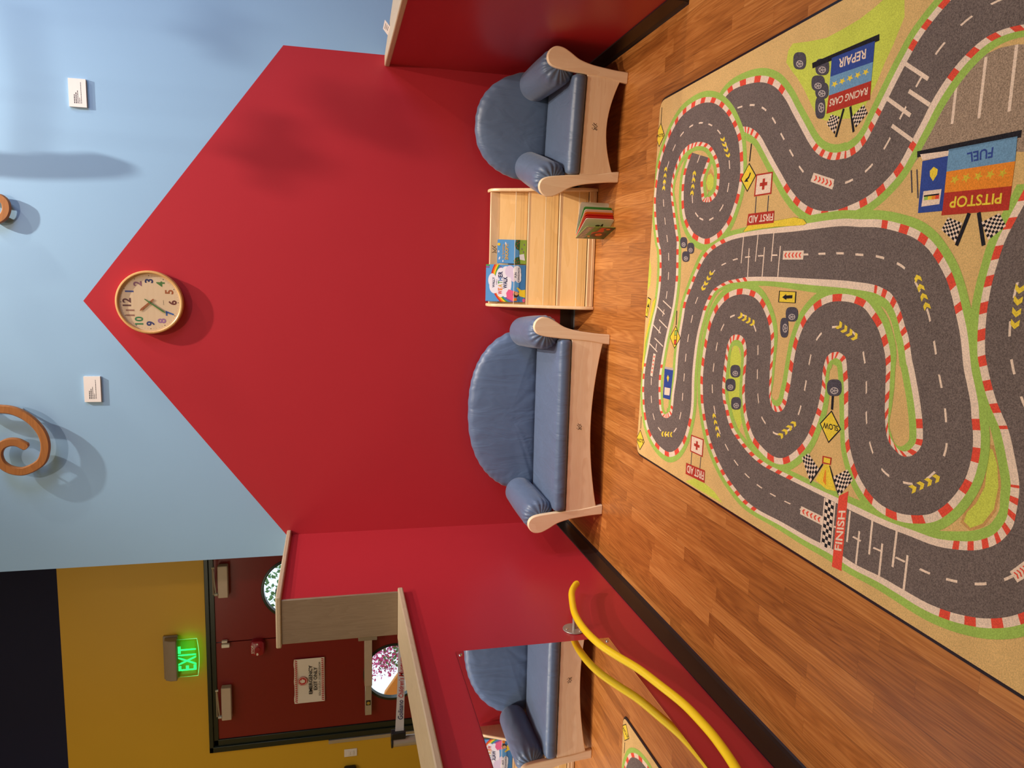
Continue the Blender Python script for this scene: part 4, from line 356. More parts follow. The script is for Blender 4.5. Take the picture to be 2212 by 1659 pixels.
'"black",[[4979,-26881],[4922,-26916],[4877,-26846],[4935,-26811]]],[7,"black",[[5146,-27258],[5098,-27293],[5052,-27225],[5102,-27190]]],[7,"black",[[5057,-27122],[5006,-27158],[4960,-27089],[5013,-27054]]],[7,"black",[[4968,-26985],[4913,-27020],[4866,-26951],[4922,-26916]]],[7,"black",[[4877,-26846],[4819,-26881],[4772,-26811],[4831,-26776]]],[6,"black",[[3680,-29428],[3671,-32620],[3505,-32618],[3519,-29449]]],[6,"lblue",[[3562,-30511],[3546,-32524],[2987,-32540],[3006,-30525]]],[6,"orange",[[3006,-30525],[2987,-32540],[2427,-32526],[2476,-30523]]],[6,"dred",[[2476,-30523],[2427,-32526],[1878,-32520],[1906,-30500]]],[7,"olive",[[2637,-32253],[2720,-32276],[2740,-32368],[2778,-32288],[2860,-32303],[2802,-32231],[2834,-32146],[2759,-32182],[2695,-32115],[2708,-32210]]],[7,"olive",[[2653,-31904],[2737,-31928],[2757,-32024],[2795,-31941],[2880,-31956],[2820,-31881],[2853,-31793],[2777,-31831],[2711,-31761],[2725,-31859]]],[7,"olive",[[2649,-31555],[2734,-31580],[2755,-31680],[2794,-31594],[2880,-31610],[2820,-31532],[2853,-31441],[2775,-31479],[2709,-31407],[2722,-31509]]],[7,"olive",[[2651,-31193],[2738,-31218],[2759,-31322],[2799,-31233],[2886,-31250],[2825,-31169],[2859,-31074],[2779,-31114],[2712,-31038],[2725,-31145]]],[7,"olive",[[2648,-30840],[2736,-30867],[2758,-30975],[2799,-30883],[2888,-30900],[2825,-30816],[2860,-30718],[2779,-30759],[2710,-30681],[2724,-30791]]],[6,"white",[[3583,-29548],[3531,-30528],[3401,-30521],[3411,-29652]]],[6,"blue",[[3392,-29654],[3401,-30521],[2019,-30522],[2026,-29677]]],[7,"white",[[2589,-29802],[2582,-30421],[2202,-30397],[2187,-29777]]],[8,"green",[[2447,-29848],[2446,-29980],[2346,-29980],[2348,-29848]]],[8,"yellow",[[2446,-29980],[2446,-30110],[2344,-30110],[2346,-29980]]],[8,"orange",[[2446,-30110],[2445,-30238],[2341,-30239],[2344,-30110]]],[8,"red",[[2445,-30238],[2445,-30365],[2339,-30366],[2341,-30239]]],[8,"black",[[2438,-29833],[2439,-30355],[2479,-30355],[2478,-29833]]],[7,"yellow",[[3189,-30074],[3102,-30225],[2969,-30218],[2819,-30098],[2960,-29976],[3098,-29952]]],[6,"black",[[1915,-31335],[1132,-31043],[1094,-31147],[1877,-31439]]],[6,"white",[[1841,-30731],[1668,-31209],[1190,-31061],[1538,-30550]]],[7,"black",[[1798,-30706],[1770,-30776],[1723,-30751],[1755,-30680]]],[7,"black",[[1712,-30654],[1676,-30726],[1629,-30700],[1669,-30628]]],[7,"black",[[1625,-30602],[1582,-30675],[1534,-30650],[1581,-30576]]],[7,"black",[[1816,-30801],[1791,-30870],[1741,-30846],[1770,-30776]]],[7,"black",[[1723,-30751],[1691,-30821],[1640,-30797],[1676,-30726]]],[7,"black",[[1629,-30700],[1590,-30772],[1539,-30748],[1582,-30675]]],[7,"black",[[1534,-30650],[1488,-30723],[1437,-30698],[1487,-30624]]],[7,"black",[[1741,-30846],[1713,-30915],[1659,-30892],[1691,-30821]]],[7,"black",[[1640,-30797],[1605,-30868],[1550,-30844],[1590,-30772]]],[7,"black",[[1539,-30748],[1496,-30820],[1441,-30796],[1488,-30723]]],[7,"black",[[1766,-30939],[1742,-31007],[1684,-30984],[1713,-30915]]],[7,"black",[[1659,-30892],[1627,-30'
'961],[1569,-30938],[1605,-30868]]],[7,"black",[[1550,-30844],[1511,-30915],[1453,-30892],[1496,-30820]]],[7,"black",[[1441,-30796],[1395,-30868],[1337,-30845],[1387,-30772]]],[7,"black",[[1684,-30984],[1656,-31053],[1595,-31030],[1627,-30961]]],[7,"black",[[1569,-30938],[1534,-31008],[1473,-30985],[1511,-30915]]],[7,"black",[[1453,-30892],[1411,-30963],[1349,-30940],[1395,-30868]]],[7,"black",[[1717,-31075],[1693,-31142],[1628,-31121],[1656,-31053]]],[7,"black",[[1595,-31030],[1564,-31099],[1499,-31077],[1534,-31008]]],[7,"black",[[1473,-30985],[1434,-31055],[1369,-31034],[1411,-30963]]],[7,"black",[[1349,-30940],[1304,-31012],[1239,-30990],[1288,-30917]]],[7,"black",[[1628,-31121],[1601,-31188],[1533,-31167],[1564,-31099]]],[7,"black",[[1499,-31077],[1465,-31146],[1396,-31125],[1434,-31055]]],[7,"black",[[1369,-31034],[1328,-31104],[1259,-31083],[1304,-31012]]],[6,"black",[[1876,-31617],[1068,-31870],[1100,-31974],[1908,-31721]]],[6,"white",[[1828,-32270],[1516,-32498],[1205,-32036],[1649,-31790]]],[7,"black",[[1803,-32203],[1756,-32236],[1728,-32169],[1778,-32135]]],[7,"black",[[1753,-32067],[1700,-32101],[1671,-32033],[1727,-31999]]],[7,"black",[[1701,-31930],[1643,-31965],[1614,-31896],[1675,-31861]]],[7,"black",[[1783,-32303],[1739,-32335],[1708,-32269],[1756,-32236]]],[7,"black",[[1728,-32169],[1678,-32203],[1647,-32135],[1700,-32101]]],[7,"black",[[1671,-32033],[1616,-32068],[1585,-31999],[1643,-31965]]],[7,"black",[[1614,-31896],[1553,-31930],[1521,-31861],[1585,-31826]]],[7,"black",[[1708,-32269],[1661,-32302],[1628,-32236],[1678,-32203]]],[7,"black",[[1647,-32135],[1594,-32169],[1561,-32102],[1616,-32068]]],[7,"black",[[1585,-31999],[1527,-32034],[1492,-31965],[1553,-31930]]],[7,"black",[[1694,-32368],[1649,-32401],[1614,-32335],[1661,-32302]]],[7,"black",[[1628,-32236],[1578,-32269],[1542,-32203],[1594,-32169]]],[7,"black",[[1561,-32102],[1505,-32136],[1469,-32068],[1527,-32034]]],[7,"black",[[1492,-31965],[1432,-32000],[1394,-31931],[1458,-31896]]],[7,"black",[[1614,-32335],[1567,-32368],[1528,-32302],[1578,-32269]]],[7,"black",[[1542,-32203],[1489,-32236],[1450,-32170],[1505,-32136]]],[7,"black",[[1469,-32068],[1411,-32102],[1371,-32035],[1432,-32000]]],[7,"black",[[1605,-32433],[1561,-32466],[1520,-32401],[1567,-32368]]],[7,"black",[[1528,-32302],[1479,-32336],[1437,-32270],[1489,-32236]]],[7,"black",[[1450,-32170],[1395,-32203],[1353,-32137],[1411,-32102]]],[7,"black",[[1371,-32035],[1311,-32069],[1268,-32001],[1331,-31966]]],[7,"black",[[1520,-32401],[1473,-32434],[1429,-32369],[1479,-32336]]],[7,"black",[[1437,-32270],[1385,-32303],[1341,-32237],[1395,-32203]]],[7,"black",[[1353,-32137],[1296,-32171],[1251,-32104],[1311,-32069]]],[6,"tyre",[[3202,-29252],[2588,-29362],[2596,-29402],[3210,-29292]]],[6,"tyre",[[3195,-29459],[2425,-29603],[2433,-29643],[3203,-29499]]],[6,"blue",[[-4087,-14429],[-4051,-15361],[-5460,-15217],[-5493,-14418]]],[7,"white",[[-4960,-14539],[-4924,-15149],[-5275,-15108],[-5321,-14547]]],[7,"yellow",[[-4331,'
'-14830],[-4445,-14967],[-4671,-14873],[-4479,-14714]]],[6,"hub",[[-3982,-14416],[-3948,-15348],[-4051,-15361],[-4087,-14429]]],[6,"black",[[-5674,-26596],[-6460,-26041],[-6494,-26091],[-5708,-26646]]],[6,"white",[[-5758,-25503],[-5526,-25831],[-5903,-26447],[-6459,-26063]]],[7,"black",[[-5837,-25566],[-5783,-25634],[-5854,-25698],[-5916,-25629]]],[7,"black",[[-5994,-25692],[-5925,-25762],[-5996,-25826],[-6072,-25755]]],[7,"black",[[-6150,-25817],[-6067,-25890],[-6137,-25953],[-6228,-25879]]],[7,"black",[[-6305,-25940],[-6207,-26016],[-6277,-26079],[-6382,-26002]]],[7,"black",[[-5711,-25569],[-5664,-25635],[-5729,-25701],[-5783,-25634]]],[7,"black",[[-5854,-25698],[-5793,-25767],[-5857,-25832],[-5925,-25762]]],[7,"black",[[-5996,-25826],[-5920,-25897],[-5983,-25962],[-6067,-25890]]],[7,"black",[[-6137,-25953],[-6046,-26026],[-6109,-26091],[-6207,-26016]]],[7,"black",[[-6277,-26079],[-6172,-26155],[-6234,-26218],[-6346,-26141]]],[7,"black",[[-5729,-25701],[-5675,-25768],[-5732,-25835],[-5793,-25767]]],[7,"black",[[-5857,-25832],[-5788,-25902],[-5845,-25968],[-5920,-25897]]],[7,"black",[[-5983,-25962],[-5901,-26034],[-5957,-26100],[-6046,-26026]]],[7,"black",[[-6109,-26091],[-6012,-26165],[-6068,-26230],[-6172,-26155]]],[7,"black",[[-5618,-25701],[-5572,-25766],[-5622,-25834],[-5675,-25768]]],[7,"black",[[-5732,-25835],[-5671,-25903],[-5721,-25970],[-5788,-25902]]],[7,"black",[[-5845,-25968],[-5770,-26038],[-5819,-26105],[-5901,-26034]]],[7,"black",[[-5957,-26100],[-5868,-26172],[-5916,-26239],[-6012,-26165]]],[7,"black",[[-6068,-26230],[-5964,-26305],[-6012,-26371],[-6123,-26295]]],[7,"black",[[-5622,-25834],[-5569,-25901],[-5611,-25970],[-5671,-25903]]],[7,"black",[[-5721,-25970],[-5653,-26039],[-5695,-26108],[-5770,-26038]]],[7,"black",[[-5819,-26105],[-5737,-26176],[-5779,-26244],[-5868,-26172]]],[7,"black",[[-5916,-26239],[-5820,-26312],[-5862,-26379],[-5964,-26305]]],[6,"black",[[-5696,-26934],[-6490,-27489],[-6456,-27539],[-5662,-26984]]],[6,"white",[[-5570,-27807],[-5827,-28098],[-6504,-27534],[-5966,-27191]]],[7,"black",[[-5625,-27721],[-5668,-27764],[-5729,-27678],[-5681,-27634]]],[7,"black",[[-5737,-27547],[-5791,-27592],[-5853,-27505],[-5793,-27459]]],[7,"black",[[-5850,-27370],[-5916,-27418],[-5979,-27329],[-5908,-27281]]],[7,"black",[[-5607,-27849],[-5644,-27890],[-5711,-27807],[-5668,-27764]]],[7,"black",[[-5729,-27678],[-5778,-27722],[-5845,-27637],[-5791,-27592]]],[7,"black",[[-5853,-27505],[-5913,-27551],[-5982,-27465],[-5916,-27418]]],[7,"black",[[-5979,-27329],[-6051,-27377],[-6120,-27290],[-6043,-27240]]],[7,"black",[[-5711,-27807],[-5753,-27849],[-5826,-27766],[-5778,-27722]]],[7,"black",[[-5845,-27637],[-5899,-27682],[-5973,-27597],[-5913,-27551]]],[7,"black",[[-5982,-27465],[-6047,-27512],[-6122,-27426],[-6051,-27377]]],[7,"black",[[-5681,-27932],[-5718,-27974],[-5795,-27892],[-5753,-27849]]],[7,"black",[[-5826,-27766],[-5874,-27810],[-5953,-27727],[-5899,-27682]]],[7,"black",[[-5973,-27597],[-6032,-27643],[-6112,-27559],[-60'
'47,-27512]]],[7,"black",[[-6122,-27426],[-6193,-27474],[-6274,-27388],[-6198,-27339]]],[7,"black",[[-5795,-27892],[-5838,-27935],[-5922,-27853],[-5874,-27810]]],[7,"black",[[-5953,-27727],[-6006,-27771],[-6091,-27689],[-6032,-27643]]],[7,"black",[[-6112,-27559],[-6177,-27605],[-6264,-27521],[-6193,-27474]]],[7,"black",[[-5754,-28015],[-5791,-28057],[-5880,-27977],[-5838,-27935]]],[7,"black",[[-5922,-27853],[-5969,-27897],[-6059,-27816],[-6006,-27771]]],[7,"black",[[-6091,-27689],[-6150,-27734],[-6242,-27652],[-6177,-27605]]],[7,"black",[[-6264,-27521],[-6334,-27569],[-6427,-27485],[-6351,-27437]]],[7,"black",[[-5880,-27977],[-5922,-28019],[-6017,-27940],[-5969,-27897]]],[7,"black",[[-6059,-27816],[-6113,-27860],[-6209,-27780],[-6150,-27734]]],[7,"black",[[-6242,-27652],[-6307,-27698],[-6405,-27617],[-6334,-27569]]],[6,"dred",[[-5431,-26575],[-5388,-27031],[-5628,-27019],[-5681,-26585]]],[7,"yellow",[[-5462,-26648],[-5439,-26972],[-5597,-26965],[-5629,-26647]]],[6,"yellow",[[-5688,-26706],[-5633,-26925],[-6392,-27357],[-6452,-26893],[-6311,-26325]]],[7,"orange",[[-5860,-26757],[-5845,-26812],[-6345,-26878],[-6247,-26695]]]],"T":[["SLOW","black",[[7030,-12898],[7119,-12083],[6963,-12077],[6877,-12893]]],["SLOW","black",[[-7976,-12412],[-8060,-11534],[-8268,-11560],[-8175,-12408]]],["SLOW","black",[[-4320,-27217],[-4336,-26453],[-4541,-26480],[-4496,-27230]]],["FIRST AID","white",[[2554,-22725],[2580,-21077],[2297,-21082],[2299,-22723]]],["FIRST AID","white",[[-7986,-18868],[-8065,-17308],[-8412,-17298],[-8354,-18885]]],["FINISH","white",[[-8171,-27881],[-6856,-27907],[-6958,-27586],[-8251,-27546]]],["REPAIR","white",[[6989,-26987],[7024,-25745],[6747,-25729],[6712,-26993]]],["RACING CARS","white",[[5854,-27214],[5887,-25457],[5656,-25430],[5642,-27199]]],["FUEL","blue",[[3409,-31897],[3387,-31116],[3141,-31184],[3161,-31899]]],["PITSTOP","yellow",[[2297,-32289],[2360,-30747],[2068,-30737],[2045,-32292]]]]}')

# ================================================================== THE SETTING
XL, XR = -1.633, 1.2425
mb = MB(); mb.box((-5.2, -9, -.06), (4.6, 2.0, 0), 'laminate_floor'); struct(mb, 'floor')
mb = MB(); mb.box((-5.2, -3.6, 0), (-1.88, 1.0, .3), 'pale_concrete'); struct(mb, 'floor_landing')
mb = MB(); mb.box((-5.2, -9, 7.6), (4.6, 1.15, 7.7), 'cream_paint'); struct(mb, 'ceiling')
# back wall: blue, with the red gable painted on it
mb = MB(); mb.box((-1.767, 0, 0), (4.6, .15, 7.6), 'blue_paint')
gab = [(-1.66, 0), (1.288, 0), (1.294, 1.813), (-.189, 2.927), (-1.66, 1.822)]
mb.prism(gab, 'y', -.0008, .001, 'red_paint'); struct(mb, 'wall_back')
mb = MB(); mb.box((-1.767, .15, 0), (-1.62, 1.15, 7.6), 'blue_paint'); struct(mb, 'wall_return')
# yellow wall with the exit doors, navy above
mb = MB()
HD = 2.50
for (x0, x1, z0, z1, mt) in ((-5.2, -3.70, .0, 3.487, 'yellow_paint'), (-3.70, -1.90, HD, 3.487, 'yellow_paint'), (-1.90, -1.767, 0, 3.487, 'yellow_paint'), (-5.2, -1.767, 3.487, 7.6, 'navy_paint')):
    mb.box((x0, 1.0, z0), (x1, 1.15, z1), mt)
struct(mb, 'wall_exit')
mb = MB(); mb.box((-5.3, -9, 0), (-5.2, 1.15, 7.6), 'yellow_paint'); struct(mb, 'wall_far_left')
mb = MB(); mb.box((4.6, -9, 0), (4.7, .15, 7.6), 'cream_paint'); struct(mb, 'wall_far_right')
mb = MB(); mb.box((-5.3, -9.1, 0), (4.7, -9, 7.6), 'cream_paint'); struct(mb, 'wall_front')
# left half wall, tall part then low part
mb = MB(); mb.box((XL, 0, 0), (-1.85, -1.0, 1.812), 'red_paint'); mb.box((XL, -1.0, 0), (-1.85, -4.6, 1.205), 'red_paint'); struct(mb, 'wall_left')
mb = MB(); mb.box((-1.602, 0, 1.812), (-1.874, -1.022, 1.838), 'grey_oak'); struct(mb, 'trim_1', bevel=.006)
mb = MB(); mb.box((-1.622, -1.0, 1.232), (-1.856, -1.016, 1.812), 'grey_oak_upright'); struct(mb, 'trim_2', bevel=.003)
mb = MB(); mb.box((-1.602, -1.0, 1.205), (-1.884, -4.6, 1.232), 'grey_oak'); struct(mb, 'trim_3', bevel=.006)
# right half wall
mb = MB(); mb.prism([(XR, 0), (XR, -1.46), (1.52, -1.46), (1.27, 0)], 'z', 0, 1.208, 'red_paint'); struct(mb, 'wall_right')
mb = MB(); mb.prism([(XR-.014, 0), (XR-.014, -1.475), (1.545, -1.475), (1.288, 0)], 'z', 1.208, 1.238, 'grey_oak'); struct(mb, 'trim_4', bevel=.006)
# rubber cove baseboards
def cove(s): return [(0, 0), (s*.018, 0), (s*.012, .006), (s*.007, .02), (s*.006, .094), (0, .095)]
mb = MB(); mb.prism([(-p[0], p[1]) for p in cove(1)], 'x', XL, XR, 'rubber_black'); struct(mb, 'baseboard_back')
mb = MB(); mb.prism([(XL+p[0], p[1]) for p in cove(1)], 'y', 0, -4.6, 'rubber_black'); struct(mb, 'baseboard_left')
mb = MB(); mb.prism([(XR-p[0], p[1]) for p in cove(1)], 'y', 0, -1.47, 'rubber_black'); mb.box((XR-.006, -1.472, 0), (1.53, -1.46, .095), 'rubber_black'); struct(mb, 'baseboard_right')
# exit door frame
mb = MB()
for a, b_, y0 in ((-3.70, -3.655, .985), (-3.655, -3.605, 1.0), (-1.945, -1.90, .985), (-1.995, -1.945, 1.0)): mb.box((a, y0, .3), (b_, 1.15, HD), 'frame_green')
mb.box((-3.70, .985, HD-.03), (-1.90, 1.15, HD), 'frame_green'); mb.box((-3.66, 1.0, 2.434), (-1.94, 1.15, HD-.03), 'frame_green')
struct(mb, 'trim_5', bevel=.003)
mb = MB(); mb.box((-3.742, .994, .3), (-3.701, 1.0, 1.606), 'steel'); mb.box((-3.708, .975, .3), (-3.701, 1.0, 1.606), 'steel'); struct(mb, 'trim_6')

# door leaves with round portholes
def leaf(name, x0, x1, cx, cz, r):
    z0, z1, y0, y1 = .31, 2.434, 1.01, 1.055
    n = 96; circ = [(cx+r*math.cos(2*PI*k/n), cz+r*math.sin(2*PI*k/n)) for k in range(n)]; rect = []
    for k in range(n):
        c, s_ = math.cos(2*PI*k/n), math.sin(2*PI*k/n)
        t = min(((x1 if c > 0 else x0)-cx)/c if abs(c) > 1e-6 else 1e9, ((z1 if s_ > 0 else z0)-cz)/s_ if abs(s_) > 1e-6 else 1e9)
        rect.append([cx+c*t, cz+s_*t])
    for X, Z in ((x0, z0), (x1, z0), (x0, z1), (x1, z1)):
        j = min(range(n), key=lambda i: (rect[i][0]-X)**2+(rect[i][1]-Z)**2); rect[j] = [X, Z]
    mb = MB()
    mb.rings([[(p[0], y0, p[1]) for p in circ], [(p[0], y0, p[1]) for p in rect], [(p[0], y1, p[1]) for p in rect], [(p[0], y1, p[1]) for p in circ], [(p[0], y0, p[1]) for p in circ]], 'door_red', cap=False)
    d = struct(mb, name)
    part('porthole_ring', d, lambda b: b.lathe((cx, 0, cz), 'y', [(r-.001, 1.055), (r-.008, 1.05), (r-.008, 1.004), (r+.006, 1.003), (r+.012, 1.006), (r+.012, 1.0101)], 'frame_green', 64), smooth='auto')
    part('porthole_glass', d, lambda b: b.cyl((cx, 1.03, cz), 'y', r-.0, .006, 'door_glass', 64))
    return d
mb = MB(); mb.box((-2.83, 1.045, .31), (-2.79, 1.06, 2.392), 'black_plastic'); struct(mb, 'gap_light_block')  # added black strip, blocks outdoor light in the door gap except at the top
dl = leaf('door_1', -3.602, -2.812, -3.182, 1.088, .232)
dr = leaf('door_2', -2.804, -1.998, -2.415, 1.855, .232)
def closer(parent, x0, x1, s):
    b = MB(); b.box((x0, .95, 2.328), (x1, 1.009, 2.400), 'beige_metal'); c = b.build('door_closer', parent=parent, bevel=.006)
    b = MB(); xe = x0 if s < 0 else x1
    b.tube([(x0+.03, .96, 2.415), (x1-.0, .93, 2.428)], .006, 'grey_metal', 8); b.tube([(x1-.0, .93, 2.428), (x0+.02, .985, 2.436)], .006, 'grey_metal', 8)
    b.cyl((x0+.03, .96, 2.40), 'z', .014, .025, 'grey_metal', 16); b.cyl((x1, .93, 2.415), 'z', .01, .02, 'grey_metal', 12); b.build('closer_arm', parent=c)
closer(dl, -3.42, -3.155, -1); closer(dr, -2.43, -2.18, 1)
# panic bar on the left leaf
b = MB(); b.box((-3.505, .955, 1.268), (-3.25, 1.009, 1.320), 'steel'); b.box((-3.25, .945, 1.264), (-2.86, 1.009, 1.324), 'beige_metal'); pb = b.build('panic_bar', parent=dl, bevel=.004)
part('bar_latch_case', pb, lambda b: (b.box((-2.862, .94, 1.225), (-2.815, 1.009, 1.372), 'grey_metal'), b.box((-2.815, .95, 1.235), (-2.806, 1.0, 1.36), 'steel')), bevel=.006)
part('bar_lock', pb, lambda b: (b.box((-3.418, .953, 1.276), (-3.376, .956, 1.312), 'black_plastic'), b.cyl((-3.395, .945, 1.294), 'y', .013, .01, 'chrome', 20)))
part('door_contact', dl, lambda b: b.box((-2.842, .98, 2.333), (-2.816, 1.009, 2.39), 'white_card'), bevel=.003)
part('door_contact', dr, lambda b: b.box((-2.802, .98, 2.348), (-2.787, 1.009, 2.388), 'white_card'), bevel=.003)

# exit alarm box
t = thing('exit_alarm', 'dark red door alarm reading STOP on the exit door', 'alarm', (-2.862, 1.009, 2.13))
def alarm(b):
    o = []
    for k in range(40):
        a = 2*PI*k/40; c, s_ = math.cos(a), math.sin(a)
        o.append((.062*math.copysign(abs(c)**.6, c), .054*math.copysign(abs(s_)**.5, s_)))
    b.rings([[(p[0]*q, y, p[1]*q) for p in o] for q, y in ((1, 0), (1, -.03), (.94, -.044), (.8, -.05))], 'alarm_red')
part('housing', t, alarm, smooth='auto')
part('button', t, lambda b: b.cyl((-.0, -.056, -.002), 'y', .018, .008, 'alarm_red', 24))
part('keyhole', t, lambda b: b.cyl((-.044, -.053, 0), 'y', .008, .006, 'white_card', 20))
def al(b):
    put_text(b, 'STOP', [(.028, -.0512, .034), (.028, -.0512, -.034), (.046, -.0512, -.034), (.046, -.0512, .034)], 'white_card', .02) if False else wall_text(b, 'STOP', -.033, .026, .033, .044, -.0512, 'white_card', .02)
    b.box((-.04, -.0514, .020), (.04, -.0506, .0215), 'white_card')
    for s_ in (-1, 1): b.add([(s_*.048, -.0508, 0), (s_*.033, -.0508, .007), (s_*.033, -.0508, -.007)], [(0, 1, 2)], 'white_card')
part('lettering', t, al)
t.rotation_euler = (0, math.radians(0), 0)

# emergency poster
t = thing('door_sign', 'white EMERGENCY EXIT ONLY poster taped to the red exit door', 'sign', (-3.18, 1.008, 1.748), 0)
def poster(b):
    n = 16; rows = []
    for i in range(n+1):
        x = -.185+.37*i/n; rows.append((x, -.004-.010*abs(math.sin(PI*(i/n)*1.0+1.57))**3))
    b.rings([[(x, y, .115+.004*math.sin(i)), (x, y, -.115), (x, y+.0015, -.115), (x, y+.0015, .115)] for i, (x, y) in enumerate(rows)], 'white_card')
part('paper', t, poster)
def pr(b):
    Y = -.0155
    for s_ in (1, -1):
        for k in range(22):
            x = -.178+k*.0163; b.add([(x, Y, s_*.101-.009), (x+.008, Y, s_*.101-.009), (x+.016, Y, s_*.101+.009), (x+.008, Y, s_*.101+.009)], [(0, 1, 2, 3)], 'ink_red')
    oc = lambda r: [(r*math.cos(PI/8+k*PI/4), .052+r*math.sin(PI/8+k*PI/4)) for k in range(8)]
    pol(b, oc(.038), Y, 'ink_red'); pol(b, oc(.034), Y-.0003, 'white_card'); pol(b, oc(.031), Y-.0006, 'ink_red')
    pol(b, [(-.010, .035), (.008, .035), (.014, .048), (.020, .056), (.016, .060), (.010, .054), (.010, .072), (.005, .072), (.004, .058), (.002, .075), (-.003, .075), (-.003, .058), (-.006, .072), (-.010, .070), (-.010, .056), (-.014, .064), (-.017, .062), (-.014, .045)], Y-.0009, 'white_card')
    wall_text(b, 'EMERGENCY', -.115, -.021, .128, .006, Y, 'ink_black', .025); wall_text(b, 'EXIT ONLY', -.085, -.058, .108, -.031, Y, 'ink_black', .025)
    wall_text(b, 'SOLO SALIDA DE EMERGENCIA', -.135, -.083, .150, -.070, Y, 'ink_black', .008)
o = part('print', t, pr, smooth='flatprint')

# exit sign
t = thing('exit_sign', 'lit green EXIT sign hung on the yellow wall above the doors', 'exit sign', (-2.87, 1.0, 2.74))
part('back_plate', t, lambda b: b.box((-.183, -.022, -.045), (.16, 0, .06), 'taupe_plastic'), bevel=.006)
part('housing', t, lambda b: b.prism([(-.022, .048), (-.075, .04), (-.095, .0), (-.095, -.045), (-.022, -.045)], 'x', -.165, .150, 'taupe_plastic'), bevel=.006)
pn = MB(); arc = [(-.148, -.04), (-.148, -.186)]+[(-.148+.296*k/12, -.186-.012*math.sin(PI*k/12)) for k in range(1, 12)]+[(.148, -.186), (.148, -.04)]
pn.prism(arc, 'y', -.066, -.072, 'exit_acrylic'); pane = pn.build('panel', parent=t)
eg = MB(); eg.tube([(x, -.069, z) for x, z in arc], .0022, 'edge_green', 6); eg.build('panel_edge', parent=pane)['label'] = 'glowing green edge of the clear panel'
tx = MB(); wall_text(tx, 'EXIT', -.098, -.178, .096, -.052, -.0725, 'exit_green', .012); tx.build('letters', parent=pane)['label'] = 'glowing green letters EXIT'
gl = bpy.data.lights.new('exit_sign_glow', 'AREA'); gl.energy = .16; gl.color = (.1, 1, .12); gl.shape = 'RECTANGLE'; gl.size = .26; gl.size_y = .1
go = bpy.data.objects.new('exit_sign_glow', gl); COL.objects.link(go); go.location = (-2.87, .925, 2.62); go.rotation_euler = (math.radians(90), 0, 0)

# light switch and dark reader
t = thing('light_switch', 'white double switch plate on the yellow wall', 'light switch', (-3.84, 1.0, 1.4335))
part('plate', t, lambda b: b.box((-.0325, -.008, -.051), (.0325, 0, .051), 'white_card'), bevel=.003)
part('rocker', t, lambda b: b.box((-.016, -.012, .004), (.016, -.008, .026), 'white_card'), bevel=.002)
part('rocker', t, lambda b: b.box((-.016, -.012, -.026), (.016, -.008, -.004), 'white_card'), bevel=.002)
b = MB(); b.box((-4.04, .95, 1.39), (-3.947, 1.0, 1.488), 'black_plastic'); tag(b.build('wall_sensor', bevel=.015, seg=4), 'dark grey rounded box on the yellow wall beside the white switch plate', 'sensor')

# retractable belt barrier
t = thing('belt_barrier', 'silver belt post with black head behind the left half wall', 'barrier post', (-3.262, .2, .3))
part('post', t, lambda b: b.cyl((0, 0, .01), 'z', .036, .849, 'steel', 40), smooth='auto')
part('base', t, lambda b: b.lathe((0, 0, 0), 'z', [(.001, 0), (.17, 0), (.17, .008), (.12, .02), (.036, .03)], 'black_plastic', 48), smooth='auto')
part('cap', t, lambda b: b.cyl((0, 0, .858), 'z', .041, .013, 'black_plastic', 40), bevel=.003)
part('belt_cassette', t, lambda b: b.box((.03, -.03, .77), (.078, .03, .871), 'black_plastic'), bevel=.005)
bl = MB(); n = 24; R = []
for i in range(n+1):
    u = i/n; x = .078+1.26*u; w_ = .030-.006*math.sin(PI*u); zc = .8125-.012*math.sin(PI*u); y = -.004*math.sin(PI*u*2)
    R.append([(x, y-.001, zc-w_), (x, y-.001, zc+w_), (x, y+.001, zc+w_), (x, y+.001, zc-w_)])
bl.rings(R, 'belt_white'); belt = bl.build('belt', parent=t); belt['label'] = 'white printed belt'
tx = MB()
put_text(tx, 'Golisano', [(.165, -.007, .790), (.312, -.007, .788), (.318, -.007, .823), (.171, -.007, .825)], 'ink_navy', .01)
put_text(tx, "Children's", [(.330, -.007, .788), (.478, -.007, .786), (.484, -.007, .820), (.336, -.007, .822)], 'ink_red', .01)
put_text(tx, 'Museum', [(.490, -.007, .786), (.632, -.007, .786), (.638, -.007, .818), (.496, -.007, .820)], 'ink_red', .01)
tx.build('belt_print', parent=belt, smooth='flatprint')

# outside, seen through the portholes
mb = MB(); mb.box((-7.5, 1.3, .28), (.5, 9, .3), 'pale_concrete'); struct(mb, 'ground_outside')
b = MB(); b.prism([(-4.8, .3), (-3.76, .3), (-3.80, .74), (-3.92, .93), (-4.12, 1.07), (-4.8, 1.24)], 'y', 2.3, 2.36, 'orange_board'); tag(b.build('playground_board', bevel=.01), 'orange playground board standing outside, seen through the low porthole', 'board')
b = MB(); b.lathe((-3.98, 2.15, .3), 'z', [(.001, 0), (.09, 0), (.09, .56), (.07, .61), (.001, .62)], 'white_card', 32); tag(b.build('bollard', smooth='auto'), 'white bollard standing before the orange board outside', 'bollard')
def blob(mat, c, rx, rz, n, size, seed):
    random.seed(seed); b = MB()
    for i in range(n):
        a, e, rr = random.uniform(0, 2*PI), random.uniform(-1, 1), random.random()**.4
        p = Vector((c[0]+rx*rr*math.cos(a)*math.sqrt(1-e*e), c[1]+.3*rr*math.sin(a), c[2]+rz*rr*e))
        u = Vector([random.uniform(-1, 1) for _ in range(3)]).normalized()*size; v = u.cross(Vector([random.uniform(-1, 1) for _ in range(3)])).normalized()*size*.6
        b.add([p-u, p-v, p+u, p+v], [(0, 1, 2, 3)], mat)
    return b
t = thing('flowering_bush', 'pink flowering bush outside, seen through the low porthole', 'bush', (-4.12, 3.2, .3))
